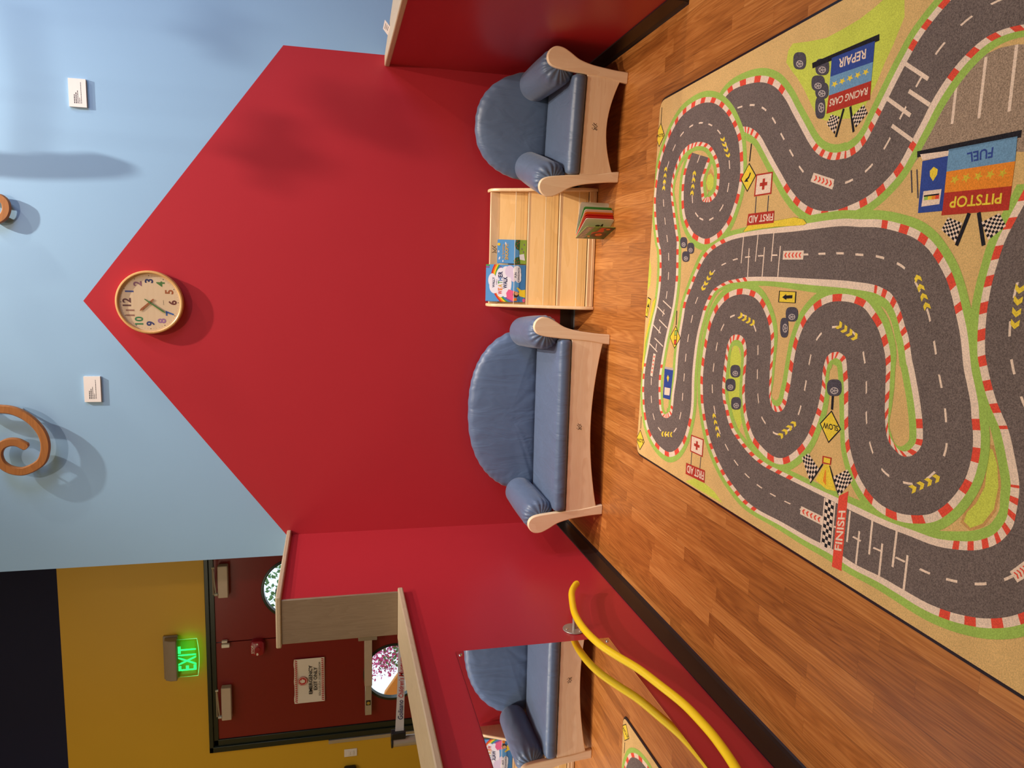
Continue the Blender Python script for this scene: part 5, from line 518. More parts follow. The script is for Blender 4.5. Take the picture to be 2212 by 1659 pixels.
blob('pink_petals', (.0, 0, .80), .32, .30, 800, .02, 3).build('blossoms', parent=t); blob('leaf_green', (.0, .1, .45), .4, .46, 500, .03, 4).build('leaves', parent=t)
t = thing('garden_tree', 'leafy tree outside, seen through the high porthole', 'tree', (-4.1, 5.0, .3))
blob('leaf_green', (0, 0, 1.95), .9, .75, 900, .035, 5).build('foliage', parent=t); part('trunk', t, lambda b: b.tube([(0, 0, 0), (.03, 0, .8), (-.02, 0, 2.0)], lambda u: .06-.03*u, 'print_brown', 10))
random.seed(11)

# ================================================================== ON THE WALLS
# clock
t = thing('wall_clock', 'round wooden wall clock with coloured numerals near the gable peak', 'clock', (-.190, 0, 2.572))
CR = .181
part('rim', t, lambda b: b.lathe((0, 0, 0), 'y', [(CR-.012, -.002), (CR-.002, -.002), (CR, -.012), (CR, -.040), (CR-.004, -.046), (CR-.011, -.047), (CR-.016, -.043), (CR-.017, -.036), (CR-.017, -.026)], 'rim_wood', 96), smooth='auto')
part('dial', t, lambda b: b.cyl((0, -.0305, 0), 'y', CR-.016, .028, 'clock_face_wood', 64))
cols = {12: (104, 62, 58), 1: (70, 82, 136), 2: (150, 100, 112), 3: (44, 50, 92), 4: (78, 124, 60), 5: (166, 92, 48), 6: (112, 54, 46), 7: (58, 98, 160), 8: (164, 118, 154), 9: (58, 64, 112), 10: (66, 132, 82), 11: (160, 112, 92)}
for h, c in cols.items(): plain('numeral_%s' % h, srgb(*c), .5, var=0)
for h in range(1, 13):
    a = PI/2-h*PI/6; cx, cz = .122*math.cos(a), .122*math.sin(a); _, _, asp = glyphs(str(h), .03); hh = .0225; w_ = hh*min(asp, 1.35)*.95
    b = MB(); wall_text(b, str(h), cx-w_, cz-hh, cx+w_, cz+hh, -.0310, 'numeral_%s' % h, .03); b.build('numeral', parent=t)
def ticks(b):
    for k in range(60):
        a = k*PI/30; disc(b, .152*math.cos(a), .152*math.sin(a), .0026 if k % 5 == 0 else .0010, -.0309, 'ink_black', 8)
part('minute_marks', t, ticks)
part('dial_print', t, lambda b: wall_text(b, 'QUARTZ', -.014, -.076, .014, -.071, -.0309, 'ink_black'))
def hand(name, ang, l1, l0, w_, y, mat):
    b = MB(); d = Vector((math.sin(ang), 0, math.cos(ang))); s_ = Vector((math.cos(ang), 0, -math.sin(ang)))
    P = [d*-l0-s_*w_*.6, d*-l0+s_*w_*.6, d*l1*.8+s_*w_, d*l1+s_*0, d*l1*.8-s_*w_]
    b.rings([[(p.x, y, p.z) for p in P], [(p.x, y-.0015, p.z) for p in P]], mat); b.build(name, parent=t)
hand('hour_hand', math.radians(-42), .075, .028, .0055, -.0335, 'numeral_5'); hand('minute_hand', math.radians(216), .108, .032, .0045, -.037, 'numeral_4')
part('hand_pin', t, lambda b: b.cyl((0, -.0395, 0), 'y', .006, .009, 'numeral_4', 16))
part('glass', t, lambda b: b.cyl((0, -.0435, 0), 'y', CR-.0165, .0015, 'clock_glass', 64))
# captions
def caption(x, z, label):
    t = thing('caption_card', label, 'label', (x, 0, z), 0, 'caption cards for the wall sculptures')
    part('board', t, lambda b: b.box((-.0745, -.013, -.0435), (.0745, -.001, .0435), 'white_card'))
    def ln(b):
        for i, (w_, th) in enumerate(((.047, .0028), (.058, .0028), (.07, .002), (.030, .0018), (.112, .0016))):
            x = -.056; z_ = .0165-i*.0085
            while x < -.056+w_:
                q = min(random.uniform(.006, .014), -.056+w_-x); b.box((x, -.0134, z_-th), (x+q, -.0130, z_+th*.4), 'ink_black'); x += q+.002
    part('print', t, ln); return t
caption(.9435, 2.897, 'small white caption card high on the blue wall right of the gable peak')
caption(-.6955, 2.901, 'small white caption card high on the blue wall left of the gable peak')
# carved scrolls above the frame edge
def scroll(name, pts, hw, label, y0=-.135, y1=-.10):
    P = spline([(p[0], 0, p[1]) for p in pts], 6); b = MB(); R = []
    for i, p in enumerate(P):
        tg = (P[min(i+1, len(P)-1)]-P[max(i-1, 0)]).normalized(); n_ = Vector((-tg.z, 0, tg.x)); k = min(1, (len(P)-1-i)/3*.5+.55)
        w_ = hw*k; q = [(p+n_*w_*a, y) for a, y in ((1, y0+.008), (.75, y0), (-.75, y0), (-1, y0+.008), (-1, y1-.008), (-.75, y1), (.75, y1), (1, y1-.008))]
        R.append([(v.x, y, v.z) for v, y in q])
    b.rings(R, 'sculpture_wood'); o = b.build(name, smooth='auto')
    return o
def sculpture(pts, hw, label, pins, k, y0, y1):
    pts = [(x*k, 1.55+(z-1.55)*k) for x, z in pts]
    t = thing('wall_sculpture', label, 'sculpture', (0, 0, 0), 0, 'carved wooden scrolls on the blue wall')
    s_ = scroll('scroll', pts, hw, label, y0, y1); s_.parent = t
    for x, z in pins: part('standoff_pin', t, lambda b: b.cyl((x*k, y1-.002, 1.55+(z-1.55)*k), 'y', .006, -y1+.002, 'steel', 12))
sculpture([(-.66, 3.62), (-.76, 3.5), (-.78, 3.386), (-.785, 3.337), (-.793, 3.28), (-.82, 3.224), (-.861, 3.177), (-.917, 3.14), (-.974, 3.124), (-1.027, 3.126), (-1.08, 3.143), (-1.113, 3.178), (-1.135, 3.222), (-1.141, 3.26), (-1.127, 3.309), (-1.092, 3.348), (-1.04, 3.361), (-.997, 3.346), (-.974, 3.308), (-.974, 3.266), (-.991, 3.234), (-1.006, 3.214)], .024,
          'large carved wooden spiral scroll on the blue wall left of the gable', [(-.80, 3.25), (-1.12, 3.2)], 1.0109, -.085, -.055)
sculpture([(.62, 3.75), (.48, 3.60), (.38, 3.42), (.356, 3.31), (.357, 3.284), (.352, 3.261), (.334, 3.243), (.308, 3.238), (.286, 3.241), (.263, 3.252), (.243, 3.274), (.238, 3.297), (.254, 3.330), (.29, 3.35)], .021,
          'wooden loop just showing at the top of the blue wall above the clock', [(.36, 3.40)], 1.0191, -.045, -.018)
# a carved tail that hangs above the picture and throws the long soft shadow
o = scroll('hanging_tail', [(.84, 4.9), (.815, 4.6), (.80, 4.3), (.79, 4.1), (.80, 3.88), (.82, 3.69)], .042, '', -.32, -.28)
tag(o, 'dark wooden tail hanging from the ceiling above the right caption card', 'sculpture')
o.location.x = .04
b = MB(); b.tube([(.84, -.30, 4.88), (.84, -.30, 7.6)], .003, 'steel', 6); o2 = b.build('hanging_wire', parent=o)

# invented leaf mobile, added out of view to cast soft shadows on the wall
t = thing('shadow_mobile', 'unseen leaf mobile added to cast soft shadows on the wall above the armchair', 'mobile', (1.36, -.63, 5.0))
part('crossbar', t, lambda b: b.tube([(-.2, 0, .02), (.0, 0, 0), (.26, 0, .02)], .008, 'sculpture_wood', 10))
part('wire', t, lambda b: b.tube([(0, 0, 0), (0, 0, 2.6)], .002, 'steel', 6))
for px_, pz_, sz, k in ((.04, -.892, .075, 4), (-.124, -.695, .12, 9), (-.012, -1.064, .11, 7), (.24, -.537, .10, 8)):
    rr = [(px_+sz*(1+.38*math.sin(q*k*.5+1))*math.cos(q)*.8, pz_+sz*(1+.3*math.sin(q*k*.5))*math.sin(q)) for q in [2*PI*j/48 for j in range(48)]]
    l = part('leaf', t, lambda b: b.prism(rr, 'y', -.004, .004, 'sculpture_wood')); part('leaf_string', l, lambda b: b.tube([(px_, 0, pz_+sz*.7), (px_*.9, 0, .02)], .0015, 'steel', 6))

# white card on the right cap
b = MB(); b.box((-.001, -.075, 0), (.001, .075, .045), 'white_card')
for i in range(3): b.box((-.0014, -.05, .012+i*.010), (-.001, .02+.01*i, .0145+i*.010), 'ink_black')
o = tag(b.build('cap_label'), 'small white card fixed on the cap of the right half wall', 'label'); o.location = (1.318, -.36, 1.236); o.rotation_euler = (0, math.radians(50), 0)

# mirror
t = thing('wall_mirror', 'large frameless mirror bolted low on the red left wall', 'mirror', (XL, -2.55, .32))
part('glass', t, lambda b: (b.box((0, -.875, .004), (.0052, .875, .716), 'rubber_black'), b.box((.0052, -.875, .004), (.006, .875, .716), 'mirror_glass')), smooth='flatprint')
for y, z in ((.845, .70), (.845, .022), (-.845, .70), (-.845, .022)):
    part('bolt', t, lambda b: b.lathe((0, y, z), 'x', [(.001, .0115), (.007, .010), (.0085, .006)], 'chrome', 20), smooth='auto')
# wavy rail
RX = XL+.07
t = thing('wavy_rail', 'bright yellow wavy grab rail in front of the low mirror', 'rail', (XL, -1.557, .45))
rp = [(-1.205, .322), (-1.217, .336), (-1.29, .378), (-1.385, .409), (-1.544, .446), (-1.694, .453), (-1.837, .435), (-1.955, .396), (-2.074, .347), (-2.21, .312), (-2.34, .282), (-2.457, .271), (-2.572, .269), (-2.721, .282), (-2.88, .315), (-3.02, .36), (-3.15, .385), (-3.25, .38)]
part('tube', t, lambda b: b.tube([(.07, p[1]+1.557, p[2]-.45) for p in spline([(0, a, c) for a, c in rp], 6)], .0165, 'yellow_tube', 20), smooth='auto')
for y, z in ((0, .002), (-1.25, -.14)):
    f = part('mounting_flange', t, lambda b: (b.cyl((.0, y, z), 'x', .054, .006, 'grey_metal', 40),), bevel=.002)
    part('stem', f, lambda b: b.cyl((.006, y, z), 'x', .0095, .052, 'grey_metal', 20), smooth='auto')
    for k in range(3): part('screw', f, lambda b: b.cyl((.006, y+.036*math.cos(k*2.094+1.6), z+.036*math.sin(k*2.094+1.6)), 'x', .006, .002, 'chrome', 12))

# ================================================================== SEATS
POST = [(0, 0), (.058, 0), (.062, .066), (.070, .137), (.080, .206), (.100, .276), (.130, .328), (.150, .371), (.152, .413), (.131, .443), (.098, .454), (.065, .440), (.047, .400), (.036, .316), (.028, .230), (.019, .126), (.006, .046)]
def post_outline(hf, s_):
    P = spline([(p[0], 0, p[1]) for p in POST[1:]], 4)
    return [(s_*hf, 0)]+[(s_*(hf+p.x), p.z) for p in P]
def cushion_box(b, x0, x1, y0, y1, z0, z1, r, mat, crown=.012, nx=28, ny=14, nz=6):
    def pt(u, v, w_):
        x = x0+(x1-x0)*u; y = y0+(y1-y0)*v; z = z0+(z1-z0)*w_
        p = Vector((x, y, z)); c = Vector((min(max(x, x0+r), x1-r), min(max(y, y0+r), y1-r), min(max(z, z0+r), z1-r)))
        d = p-c
        if d.length > 1e-6: p = c+d.normalized()*min(r, d.length) if d.length > r else p
        if w_ > .99: p.z += crown*math.sin(PI*u)**.4*math.sin(PI*v)**.5+.0022*math.sin(u*37+math.sin(v*9)*2)*math.sin(PI*v)
        if v < .01: p.y -= .004*math.sin(PI*w_)+.0012*math.sin(u*60)
        return tuple(p)
    def E(n): # denser near the edges
        return [.5-.5*math.cos(PI*i/n) for i in range(n+1)]
    U, V, W = E(nx), E(ny), E(nz)
    def grid(A, B, f):
        vs = [f(a, c) for a in A for c in B]; n = len(B)
        fs = [(i*n+j, (i+1)*n+j, (i+1)*n+j+1, i*n+j+1) for i in range(len(A)-1) for j in range(n-1)]; b.add(vs, fs, mat)
    grid(U, V, lambda u, v: pt(u, v, 1)); grid(U, V, lambda u, v: pt(u, v, 0))
    grid(U, W, lambda u, w_: pt(u, 0, w_)); grid(U, W, lambda u, w_: pt(u, 1, w_))
    grid(V, W, lambda v, w_: pt(0, v, w_)); grid(V, W, lambda v, w_: pt(1, v, w_))
def weld(o, d=.0004):
    bm = bmesh.new(); bm.from_mesh(o.data); bmesh.ops.remove_doubles(bm, verts=bm.verts, dist=d); bmesh.ops.recalc_face_normals(bm, faces=bm.faces); bm.to_mesh(o.data); bm.free(); return o
def back_cushion(b, W, mat, pleats, y_bot=.195, y_top=.245, th=.085):
    n = 220; out = []
    for k in range(n):
        a = 2*PI*k/n; c, s_ = math.cos(a), math.sin(a); e = 2/2.3
        x = W*math.copysign(abs(c)**e, c)
        z = .30+(.412*abs(s_)**e if s_ >= 0 else -.028*abs(s_)**.35)
        out.append((x, z))
    cz = .46; R = []
    prof = [(0.02, .5), (.3, .5), (.55, .49), (.75, .47), (.88, .43), (.95, .36), (.985, .24), (1.0, .08), (1.0, -.08), (.985, -.24), (.95, -.36), (.88, -.43), (.7, -.46), (.3, -.47), (.02, -.47)]
    for r, t_ in prof:
        ring = []
        for k, (x, z) in enumerate(out):
            a = 2*PI*k/n; ang = math.atan2(z-cz, x/W*.4)
            rip = .0030*math.sin(a*pleats+2*math.sin(a*5))*(r**8)*(1 if z > .34 else 0)
            X = x*(r+rip*1.5); Z = cz+(z-cz)*r*(1+rip*2)
            tilt = y_bot+(y_top-y_bot)*(Z-.3)/.41
            bulge = .010*(1-r*r) if t_ > 0 else 0
            wr = (.0032 if W > .4 else .0010)*math.sin(X*55+3*math.sin(Z*17))*(r**2)*(1-r**10)*(1 if t_ > 0 else 0)
            ring.append((X, tilt+th*.5-th*t_-bulge-rip*.5*th-wr, Z))
        R.append(ring)
    b.rings(R, mat)
def bolster(b, fx, fz, fy, rx, rz_, ry, r0, r1, mat):
    A = Vector((fx, fy, fz)); B = Vector((rx, ry, rz_)); ax = (B-A).normalized(); u = Vector((0, 0, 1)); u = (u-ax*u.dot(ax)).normalized(); w_ = ax.cross(u)
    L_ = (B-A).length; n = 96; R = []
    prof = [(-.016, .04), (-.020, .15), (-.018, .35), (-.012, .58), (-.002, .80), (.012, .93), (.032, 1.0)]+[(.032+(L_-.064)*k/8, 1+.03*math.sin(PI*k/8)) for k in range(1, 8)]+[(L_-.032, 1.0), (L_-.012, .93), (L_+.002, .80), (L_+.012, .5), (L_+.014, .1)]
    for t_, q in prof:
        ring = []; rr = (r0+(r1-r0)*max(0, min(1, t_/L_)))*q
        endf = max(0, 1-abs(t_)/.05)
        for k in range(n):
            a = 2*PI*k/n; p = rr*(1+.055*endf*math.sin(a*17+2*math.sin(a*3)))
            ring.append(tuple(A+ax*(t_+.006*endf*math.sin(a*17+1+2*math.sin(a*3))*q)+(u*math.cos(a)*1.0+w_*math.sin(a))*p))
        R.append(ring)
    b.rings(R, mat)
def seat(label, hf, W, loc, rot, arch, pleats, rear_in, back_y=0, gname='soft_sofa', cat='sofa'):
    t = thing(gname, label, cat, loc, rot)
    for s_ in (-1, 1):
        part('front_post', t, lambda b: b.prism(post_outline(hf, s_), 'y', -.31, -.280, 'maple_z'), bevel=.005, seg=3)
        part('rear_post', t, lambda b: b.prism([(s_*hf, 0), (s_*(hf+.045), 0), (s_*(hf+.045), .30), (s_*(hf+.035), .36), (s_*hf, .36)], 'y', .235, .262, 'maple_z'), bevel=.004)
        part('side_rail', t, lambda b: b.box((s_*(hf+.026), -.28, .09), (s_*(hf+.044), .20, .20), 'maple_y'), bevel=.003)
        part('arm_bolster', t, lambda b: bolster(b, s_*(hf+.066), .374, -.262, s_*(hf+rear_in), .392, .205, .096, .090, 'blue_vinyl'), smooth=True)
    # arched apron
    n = 24; ha = hf+.012; bot = [(-ha+2*ha*k/n, .040+(arch-.040)*math.sin(PI*k/n)**.9) for k in range(n+1)]
    ap = part('apron', t, lambda b: b.prism(bot+[(hf+.030, .227), (-hf-.030, .227)], 'y', -.306, -.284, 'maple_x'), bevel=.003)
    def mark(b):
        for p in (((-.024, -.012), (-.016, .004), (-.022, .016)), ((-.016, .004), (-.006, .010)), ((-.018, -.014), (-.010, .002), (-.002, -.012)), ((-.004, .0), (.004, .014)), ((.002, -.014), (.010, .004), (.018, -.006)), ((.010, .004), (.022, .016)), ((.006, .016), (.012, .022)), ((-.014, .020), (-.010, .024))):
            b.tube([(x*.8, -.3062, .160+z*.8) for x, z in p], .0014, 'ink_black', 6)
    part('carved_mark', ap, mark)
    part('back_rail', t, lambda b: b.box((-hf, .205, .10), (hf, .225, .29), 'maple_x'), bevel=.003)
    part('seat_base', t, lambda b: b.box((-hf+.005, -.283, .200), (hf-.005, .20, .226), 'maple_x'))
    o = part('seat_cushion', t, lambda b: cushion_box(b, -hf-.030, hf+.030, -.316, .188, .228, .300, .022, 'blue_vinyl'), smooth=True); weld(o)
    o = part('back_cushion', t, lambda b: back_cushion(b, W, 'blue_vinyl', pleats), smooth=True)
    return t
seat('long blue cushioned two seat sofa with maple frame against the red wall', .476, .53, (-.84, -.37, 0), 0, .094, 46, .035)
seat('small blue cushioned armchair with maple frame in the right corner', .227, .318, (.867, -.436, 0), math.radians(-8.1), .095, 34, .0, 0, 'soft_armchair', 'armchair')

# ================================================================== BOOK DISPLAY
BX0, BX1 = -.179, .545
t = thing('book_display', 'low birch book display shelf with three tiers between sofa and armchair', 'bookshelf', (.183, 0, 0))
hw_ = (BX1-BX0)/2
side = [(-.02, 0), (-.385, 0), (-.385, .05), (-.375, .085), (-.30, .235), (-.20, .42), (-.135, .545), (-.115, .580), (-.09, .597), (-.06, .602), (-.02, .602)]
for s_ in (-1, 1):
    part('side_panel', t, lambda b: b.prism(side, 'x', s_*hw_, s_*(hw_-.020), 'pale_birch'), bevel=.006, seg=3)
ix = hw_-.020
hb = part('header_board', t, lambda b: b.box((-ix, -.080, .533), (ix, -.060, .592), 'pale_birch'), bevel=.003)
def hm(b):
    for p in (((-.024, -.012), (-.016, .004), (-.022, .016)), ((-.018, -.014), (-.010, .002), (-.002, -.012)), ((-.004, .0), (.004, .014)), ((.002, -.014), (.010, .004), (.018, -.006)), ((.010, .004), (.022, .016))):
        b.tube([(x-.005, -.0802, .562+z) for x, z in p], .0014, 'print_brown', 6)
part('carved_mark', hb, hm)
for (yb, zb, yt, zt, yl, zl, zc) in ((-.145, .372, -.085, .535, -.190, .378, .452), (-.232, .200, -.185, .360, -.280, .205, .287), (-.322, .040, -.272, .190, -.368, .044, .104)):
    part('tier_back', t, lambda b: b.prism([(yb, zb), (yb-.006, zb+.002), (yt-.006, zt+.002), (yt, zt)], 'x', -ix, ix, 'birch_ply'))
    part('ledge', t, lambda b: b.prism([(yb+.004, zl-.028), (yb+.004, zl-.008), (yl+.014, zl-.004), (yl+.014, zl), (yl, zl), (yl, zl-.022), (yl+.010, zl-.028)], 'x', -ix, ix, 'pale_birch'), bevel=.002)
    cs = part('clear_strip', t, lambda b: b.prism([(yl+.014, zl-.002), (yl+.011, zl-.002), (yl+.022, zc), (yl+.025, zc)], 'x', -ix, ix, 'clear_plastic'))
    part('edge_glint', cs, lambda b: b.box((-ix, yl+.0215, zc), (ix, yl+.0255, zc+.002), 'print_cream'))  # cream bar stands in for the light caught along the clear edge
part('bottom_rail', t, lambda b: b.box((-ix, -.372, .004), (ix, -.350, .022), 'pale_birch'), bevel=.002)
part('back_panel', t, lambda b: b.box((-ix, -.045, .02), (ix, -.035, .56), 'birch_ply'))

# books: built standing at the origin, front towards -y
def rrect(w_, h_, r, n=5, x0=0, z0=0):
    P = []
    for cx, cz, a0 in ((x0+w_-r, z0+r, -90), (x0+w_-r, z0+h_-r, 0), (x0+r, z0+h_-r, 90), (x0+r, z0+r, 180)):
        for k in range(n): a = math.radians(a0+90*k/(n-1)); P.append((cx+r*math.cos(a), cz+r*math.sin(a)))
    return P
def clip(P, w_, h_):
    for ax, lim, s_ in ((0, 0, 1), (0, w_, -1), (1, 0, 1), (1, h_, -1)):
        Q = []
        for i in range(len(P)):
            a, c = P[i], P[(i+1) % len(P)]; ia = (a[ax]-lim)*s_ >= 0; ic = (c[ax]-lim)*s_ >= 0
            if ia: Q.append(a)
            if ia != ic:
                k = (lim-a[ax])/(c[ax]-a[ax]); Q.append((a[0]+(c[0]-a[0])*k, a[1]+(c[1]-a[1])*k))
        P = Q
        if len(P) < 3: return []
    return P
class Art:
    def __init__(s, w_, h_, y): s.b = MB(); s.w = w_; s.h = h_; s.y = y; s.k = 0
    def p(s, pts, mat):
        s.k += 1; P = clip([(x*s.w, z*s.h) for x, z in pts], s.w, s.h)
        if P: pol(s.b, P, s.y-.00006*s.k, 'print_'+mat)
    def d(s, cx, cz, rx, rz, mat, n=20): s.p([(cx+rx*math.cos(2*PI*k/n), cz+rz*math.sin(2*PI*k/n)) for k in range(n)], mat)
    def band(s, cx, cz, r0, r1, a0, a1, mat, n=24):
        ang = [math.radians(a0+(a1-a0)*k/n) for k in range(n+1)]; asp = s.w/s.h
        for k in range(n):
            a, c = ang[k], ang[k+1]
            s.k -= 1 if k else 0
            s.p([(cx+r0*math.cos(a), cz+r0*asp*math.sin(a)), (cx+r1*math.cos(a), cz+r1*asp*math.sin(a)), (cx+r1*math.cos(c), cz+r1*asp*math.sin(c)), (cx+r0*math.cos(c), cz+r0*asp*math.sin(c))], mat)
    def t(s, body, x0, z0, x1, z1, mat, bold=.02, dz=0):
        s.k += 1; put_text(s.b, body, [(x0*s.w, s.y-.00006*s.k, z0*s.h), (x1*s.w, s.y-.00006*s.k, (z0+dz)*s.h), (x1*s.w, s.y-.00006*s.k, (z1+dz)*s.h), (x0*s.w, s.y-.00006*s.k, z1*s.h)], 'print_'+mat, bold)
def book(label, w_, h_, th, cover, loc, tilt, rotz=0, group=None):
    t = thing('picture_book', label, 'book', loc, rotz, group); t.rotation_euler = (tilt, 0, rotz)
    c = part('cover', t, lambda b: (b.prism(rrect(w_, h_, .006), 'y', 0, .002, cover), b.prism(rrect(w_, h_, .006), 'y', th-.002, th, cover), b.box((0, 0, .004), (.003, th, h_-.004), cover)))
    part('pages', t, lambda b: b.box((.003, .002, .003), (w_-.004, th-.002, h_-.003), 'print_page'))
    return t, c
w_, h_ = .229, .247
t, c = book('blue WEATHER WALK picture book with a rainbow on the top tier', w_, h_, .012, 'print_sky', (-.146, -.168, .3795), math.radians(-13))
A = Art(w_, h_, -.0001)
A.p([(0, 0), (1, 0), (1, .12), (0, .2)], 'sky_dark')
for i, m_ in enumerate(('red', 'orange', 'yellow', 'green', 'sky_dark', 'purple')): A.band(.62, .08, .86-.035*i, .825-.035*i, 60, 178, m_)
for i, m_ in enumerate(('gold', 'green', 'purple')): A.band(.55, .98, .50-.05*i, .46-.05*i, -10, 60, m_)
for cx, cz, rx, rz in ((.42, .78, .20, .13), (.58, .84, .18, .10), (.36, .62, .24, .12), (.62, .62, .30, .14), (.50, .48, .34, .13), (.72, .50, .24, .13), (.30, .5, .18, .1)): A.d(cx, cz, rx, rz, 'cloud')
for cx, cz, rx, rz in ((.82, .40, .16, .12), (.70, .30, .16, .08)): A.d(cx, cz, rx, rz, 'lilac')
A.t('WALLY', .38, .775, .66, .835, 'navy', .03); A.t('TAKES A', .45, .715, .60, .74, 'navy', .01)
xs = .20; 
for ch, m_, ww in (('W', 'red', .10), ('E', 'orange', .065), ('A', 'gold', .085), ('T', 'green', .07), ('H', 'sky_dark', .08), ('E', 'navy', .065), ('R', 'navy', .08)):
    A.t(ch, xs, .58, xs+ww, .69, m_, .03); xs += ww+.012
A.t('WALK', .36, .46, .68, .565, 'navy', .03)
for cx, cz, rx, rz in ((.72, .20, .16, .09), (.84, .22, .14, .10), (.62, .18, .1, .07)): A.d(cx, cz, rx, rz, 'cloud')
A.t('FUN', .66, .225, .80, .28, 'navy', .03); A.t('SCIENCE FACTS', .54, .155, .92, .20, 'navy', .02)
A.p([(.10, .46), (.02, .30), (.10, .30), (.20, .28), (.30, .30), (.34, .42), (.24, .48)], 'pink'); A.p([(.02, .30), (.10, .30), (.12, .22), (.04, .20)], 'orange'); A.p([(.20, .28), (.30, .30), (.26, .18), (.14, .22)], 'orange')
A.d(.20, .24, .07, .07, 'brown'); A.d(.23, .22, .05, .05, 'skin'); A.p([(.12, .0), (.16, .14), (.24, .17), (.32, .12), (.34, .0)], 'yellow'); A.p([(.26, .14), (.38, .22), (.40, .19), (.30, .08)], 'yellow'); A.d(.05, .03, .05, .04, 'pink')
A.b.build('cover_print', parent=c, smooth='flatprint')
w_, h_ = .146, .180
t, c = book('small blue picture book with hedge and flowers beside the weather book', w_, h_, .010, 'print_sky', (.090, -.170, .3795), math.radians(-11))
A = Art(w_, h_, -.0001)
A.p([(0, 0), (1, 0), (1, .22), (.6, .25), (0, .20)], 'grass'); A.p([(0, .2), (0, .40), (.12, .44), (.26, .36), (.30, .22)], 'hedge'); A.p([(.55, .24), (.62, .36), (.8, .40), (1, .36), (1, .22)], 'hedge')
for cx, cz in ((.06, .34), (.14, .38), (.20, .30), (.08, .26), (.66, .30), (.74, .35), (.84, .30), (.94, .33), (.90, .25)): A.d(cx, cz, .022, .018, 'red', 10)
for cx, cz in ((.2, .93), (.24, .91), (.5, .95), (.85, .72), (.80, .70), (.1, .8)): A.d(cx, cz, .05, .02, 'cloud', 12)
A.d(.80, .95, .06, .05, 'yellow', 16)
A.t("It's Springtime", .22, .76, .80, .84, 'gold', .01); A.t('SNOOPY!', .16, .62, .82, .74, 'gold', .03)
for cx, cz in ((.5, .10), (.62, .16), (.8, .08)): A.d(cx, cz, .03, .02, 'purple', 10)
A.p([(.14, .04), (.42, .08), (.38, .24), (.18, .22)], 'cloud')
A.b.build('cover_print', parent=c, smooth='flatprint')

# open board book standing fanned on the floor
t = thing('board_book', 'open farm board book with red tractor standing fanned out on the floor', 'book', (.251, -.498, 0))
leaves = [((.306, -.696), 'print_grass', 'cover'), ((.349, -.674), 'print_page', 'page'), ((.358, -.664), 'print_red', 'page'), ((.368, -.660), 'print_red', 'page'), ((.378, -.655), 'print_orange', 'page'), ((.390, -.648), 'print_page', 'page'), ((.403, -.630), 'print_green', 'page'), ((.431, -.574), 'print_page', 'cover')]
for i, ((x, y), m_, nm) in enumerate(leaves):
    d = Vector((x-.251, y+.498, 0)); ang = math.atan2(d.y, d.x); L_ = d.length
    b = MB(); off = .0030*(i-3.5)
    b.prism(rrect(L_, .172 if nm == 'cover' else .168, .012, 6, 0, .0 if nm == 'cover' else .002), 'y', -.0012, .0012, m_)
    o = b.build(nm, parent=t); o.location = (off*math.cos(ang+PI/2)*-1, off*math.sin(ang+PI/2)*-1 if False else 0, 0); o.rotation_euler = (0, 0, ang)
    o.location = (.0026*(i-3.5), 0, 0)
    if i == 0:
        A = Art(L_, .172, -.0013)
        A.p([(0, 0), (1, 0), (1, 1), (0, 1)], 'hedge'); A.p([(0, 0), (1, 0), (1, .16), (0, .22)], 'darkgreen'); A.p([(.02, .72), (1, .62), (1, 1), (.02, 1)], 'grey'); A.p([(.3, .62), (1, .55), (1, .72), (.3, .78)], 'green')
        A.p([(.30, .30), (.96, .26), (.94, .46), (.62, .50), (.56, .64), (.34, .60)], 'red'); A.d(.38, .34, .22, .26, 'brown'); A.d(.38, .34, .10, .12, 'orange'); A.d(.38, .34, .05, .06, 'red'); A.d(.84, .20, .13, .15, 'brown'); A.d(.84, .20, .06, .07, 'orange'); A.p([(.16, .55), (.3, .62), (.28, .7), (.14, .62)], 'gold')
        A.t('LITTLE FARM', .10, .78, .92, .92, 'cream', .01)
        A.b.build('cover_print', parent=o, smooth='flatprint')
    if i == 1:
        A = Art(L_, .16, -.0013); A.d(.55, .35, .22, .05, 'brown'); A.d(.66, .5, .05, .09, 'brown'); A.d(.45, .6, .1, .03, 'brown'); A.b.build('page_picture', parent=o, smooth='flatprint')

# ================================================================== RUG
D = json.loads(RUG)
RZ = .008
t = thing('play_rug', 'large race track play rug with printed roads and signs on the floor', 'rug', (0, 0, 0))
corners = [(-.885, -1.150), (.862, -1.228), (.90, -4.0), (-.935, -4.0)]
def rounded(c, r, n=6):
    out = []
    for i in range(4):
        p = Vector(c[i]); a = (Vector(c[i-1])-p).normalized(); b_ = (Vector(c[(i+1) % 4])-p).normalized()
        s0, s1 = p+a*r, p+b_*r
        for k in range(n+1):
            u = k/n; out.append(tuple(s0*(1-u)**2+p*2*u*(1-u)+s1*u*u))
    return out
outl = rounded(corners, .05)
cen = Vector((0, -2.6)); inner = [tuple(Vector(p)+(cen-Vector(p)).normalized()*.006) for p in outl]
lip = [tuple(Vector(p)+Vector((.009 if p[0] > 0 else -.009, 0))) for p in outl]
bd = MB(); bd.rings([[(p[0], p[1], 0) for p in lip], [(p[0], p[1], .0035) for p in lip], [(p[0], p[1], RZ-.0015) for p in outl], [(p[0], p[1], RZ-.0003) for p in inner], [(p[0], p[1], 0) for p in inner]], 'black_plastic', cap=False); bd.build('binding', parent=t)['label'] = 'black rubber edge'
rg = MB(); inn = [tuple(Vector(p)+(cen-Vector(p)).normalized()*.0055) for p in outl]
rg.prism(inn, 'z', .0005, RZ, 'rug_sand')
LZ = .00008
xmin = [p for p in inn]
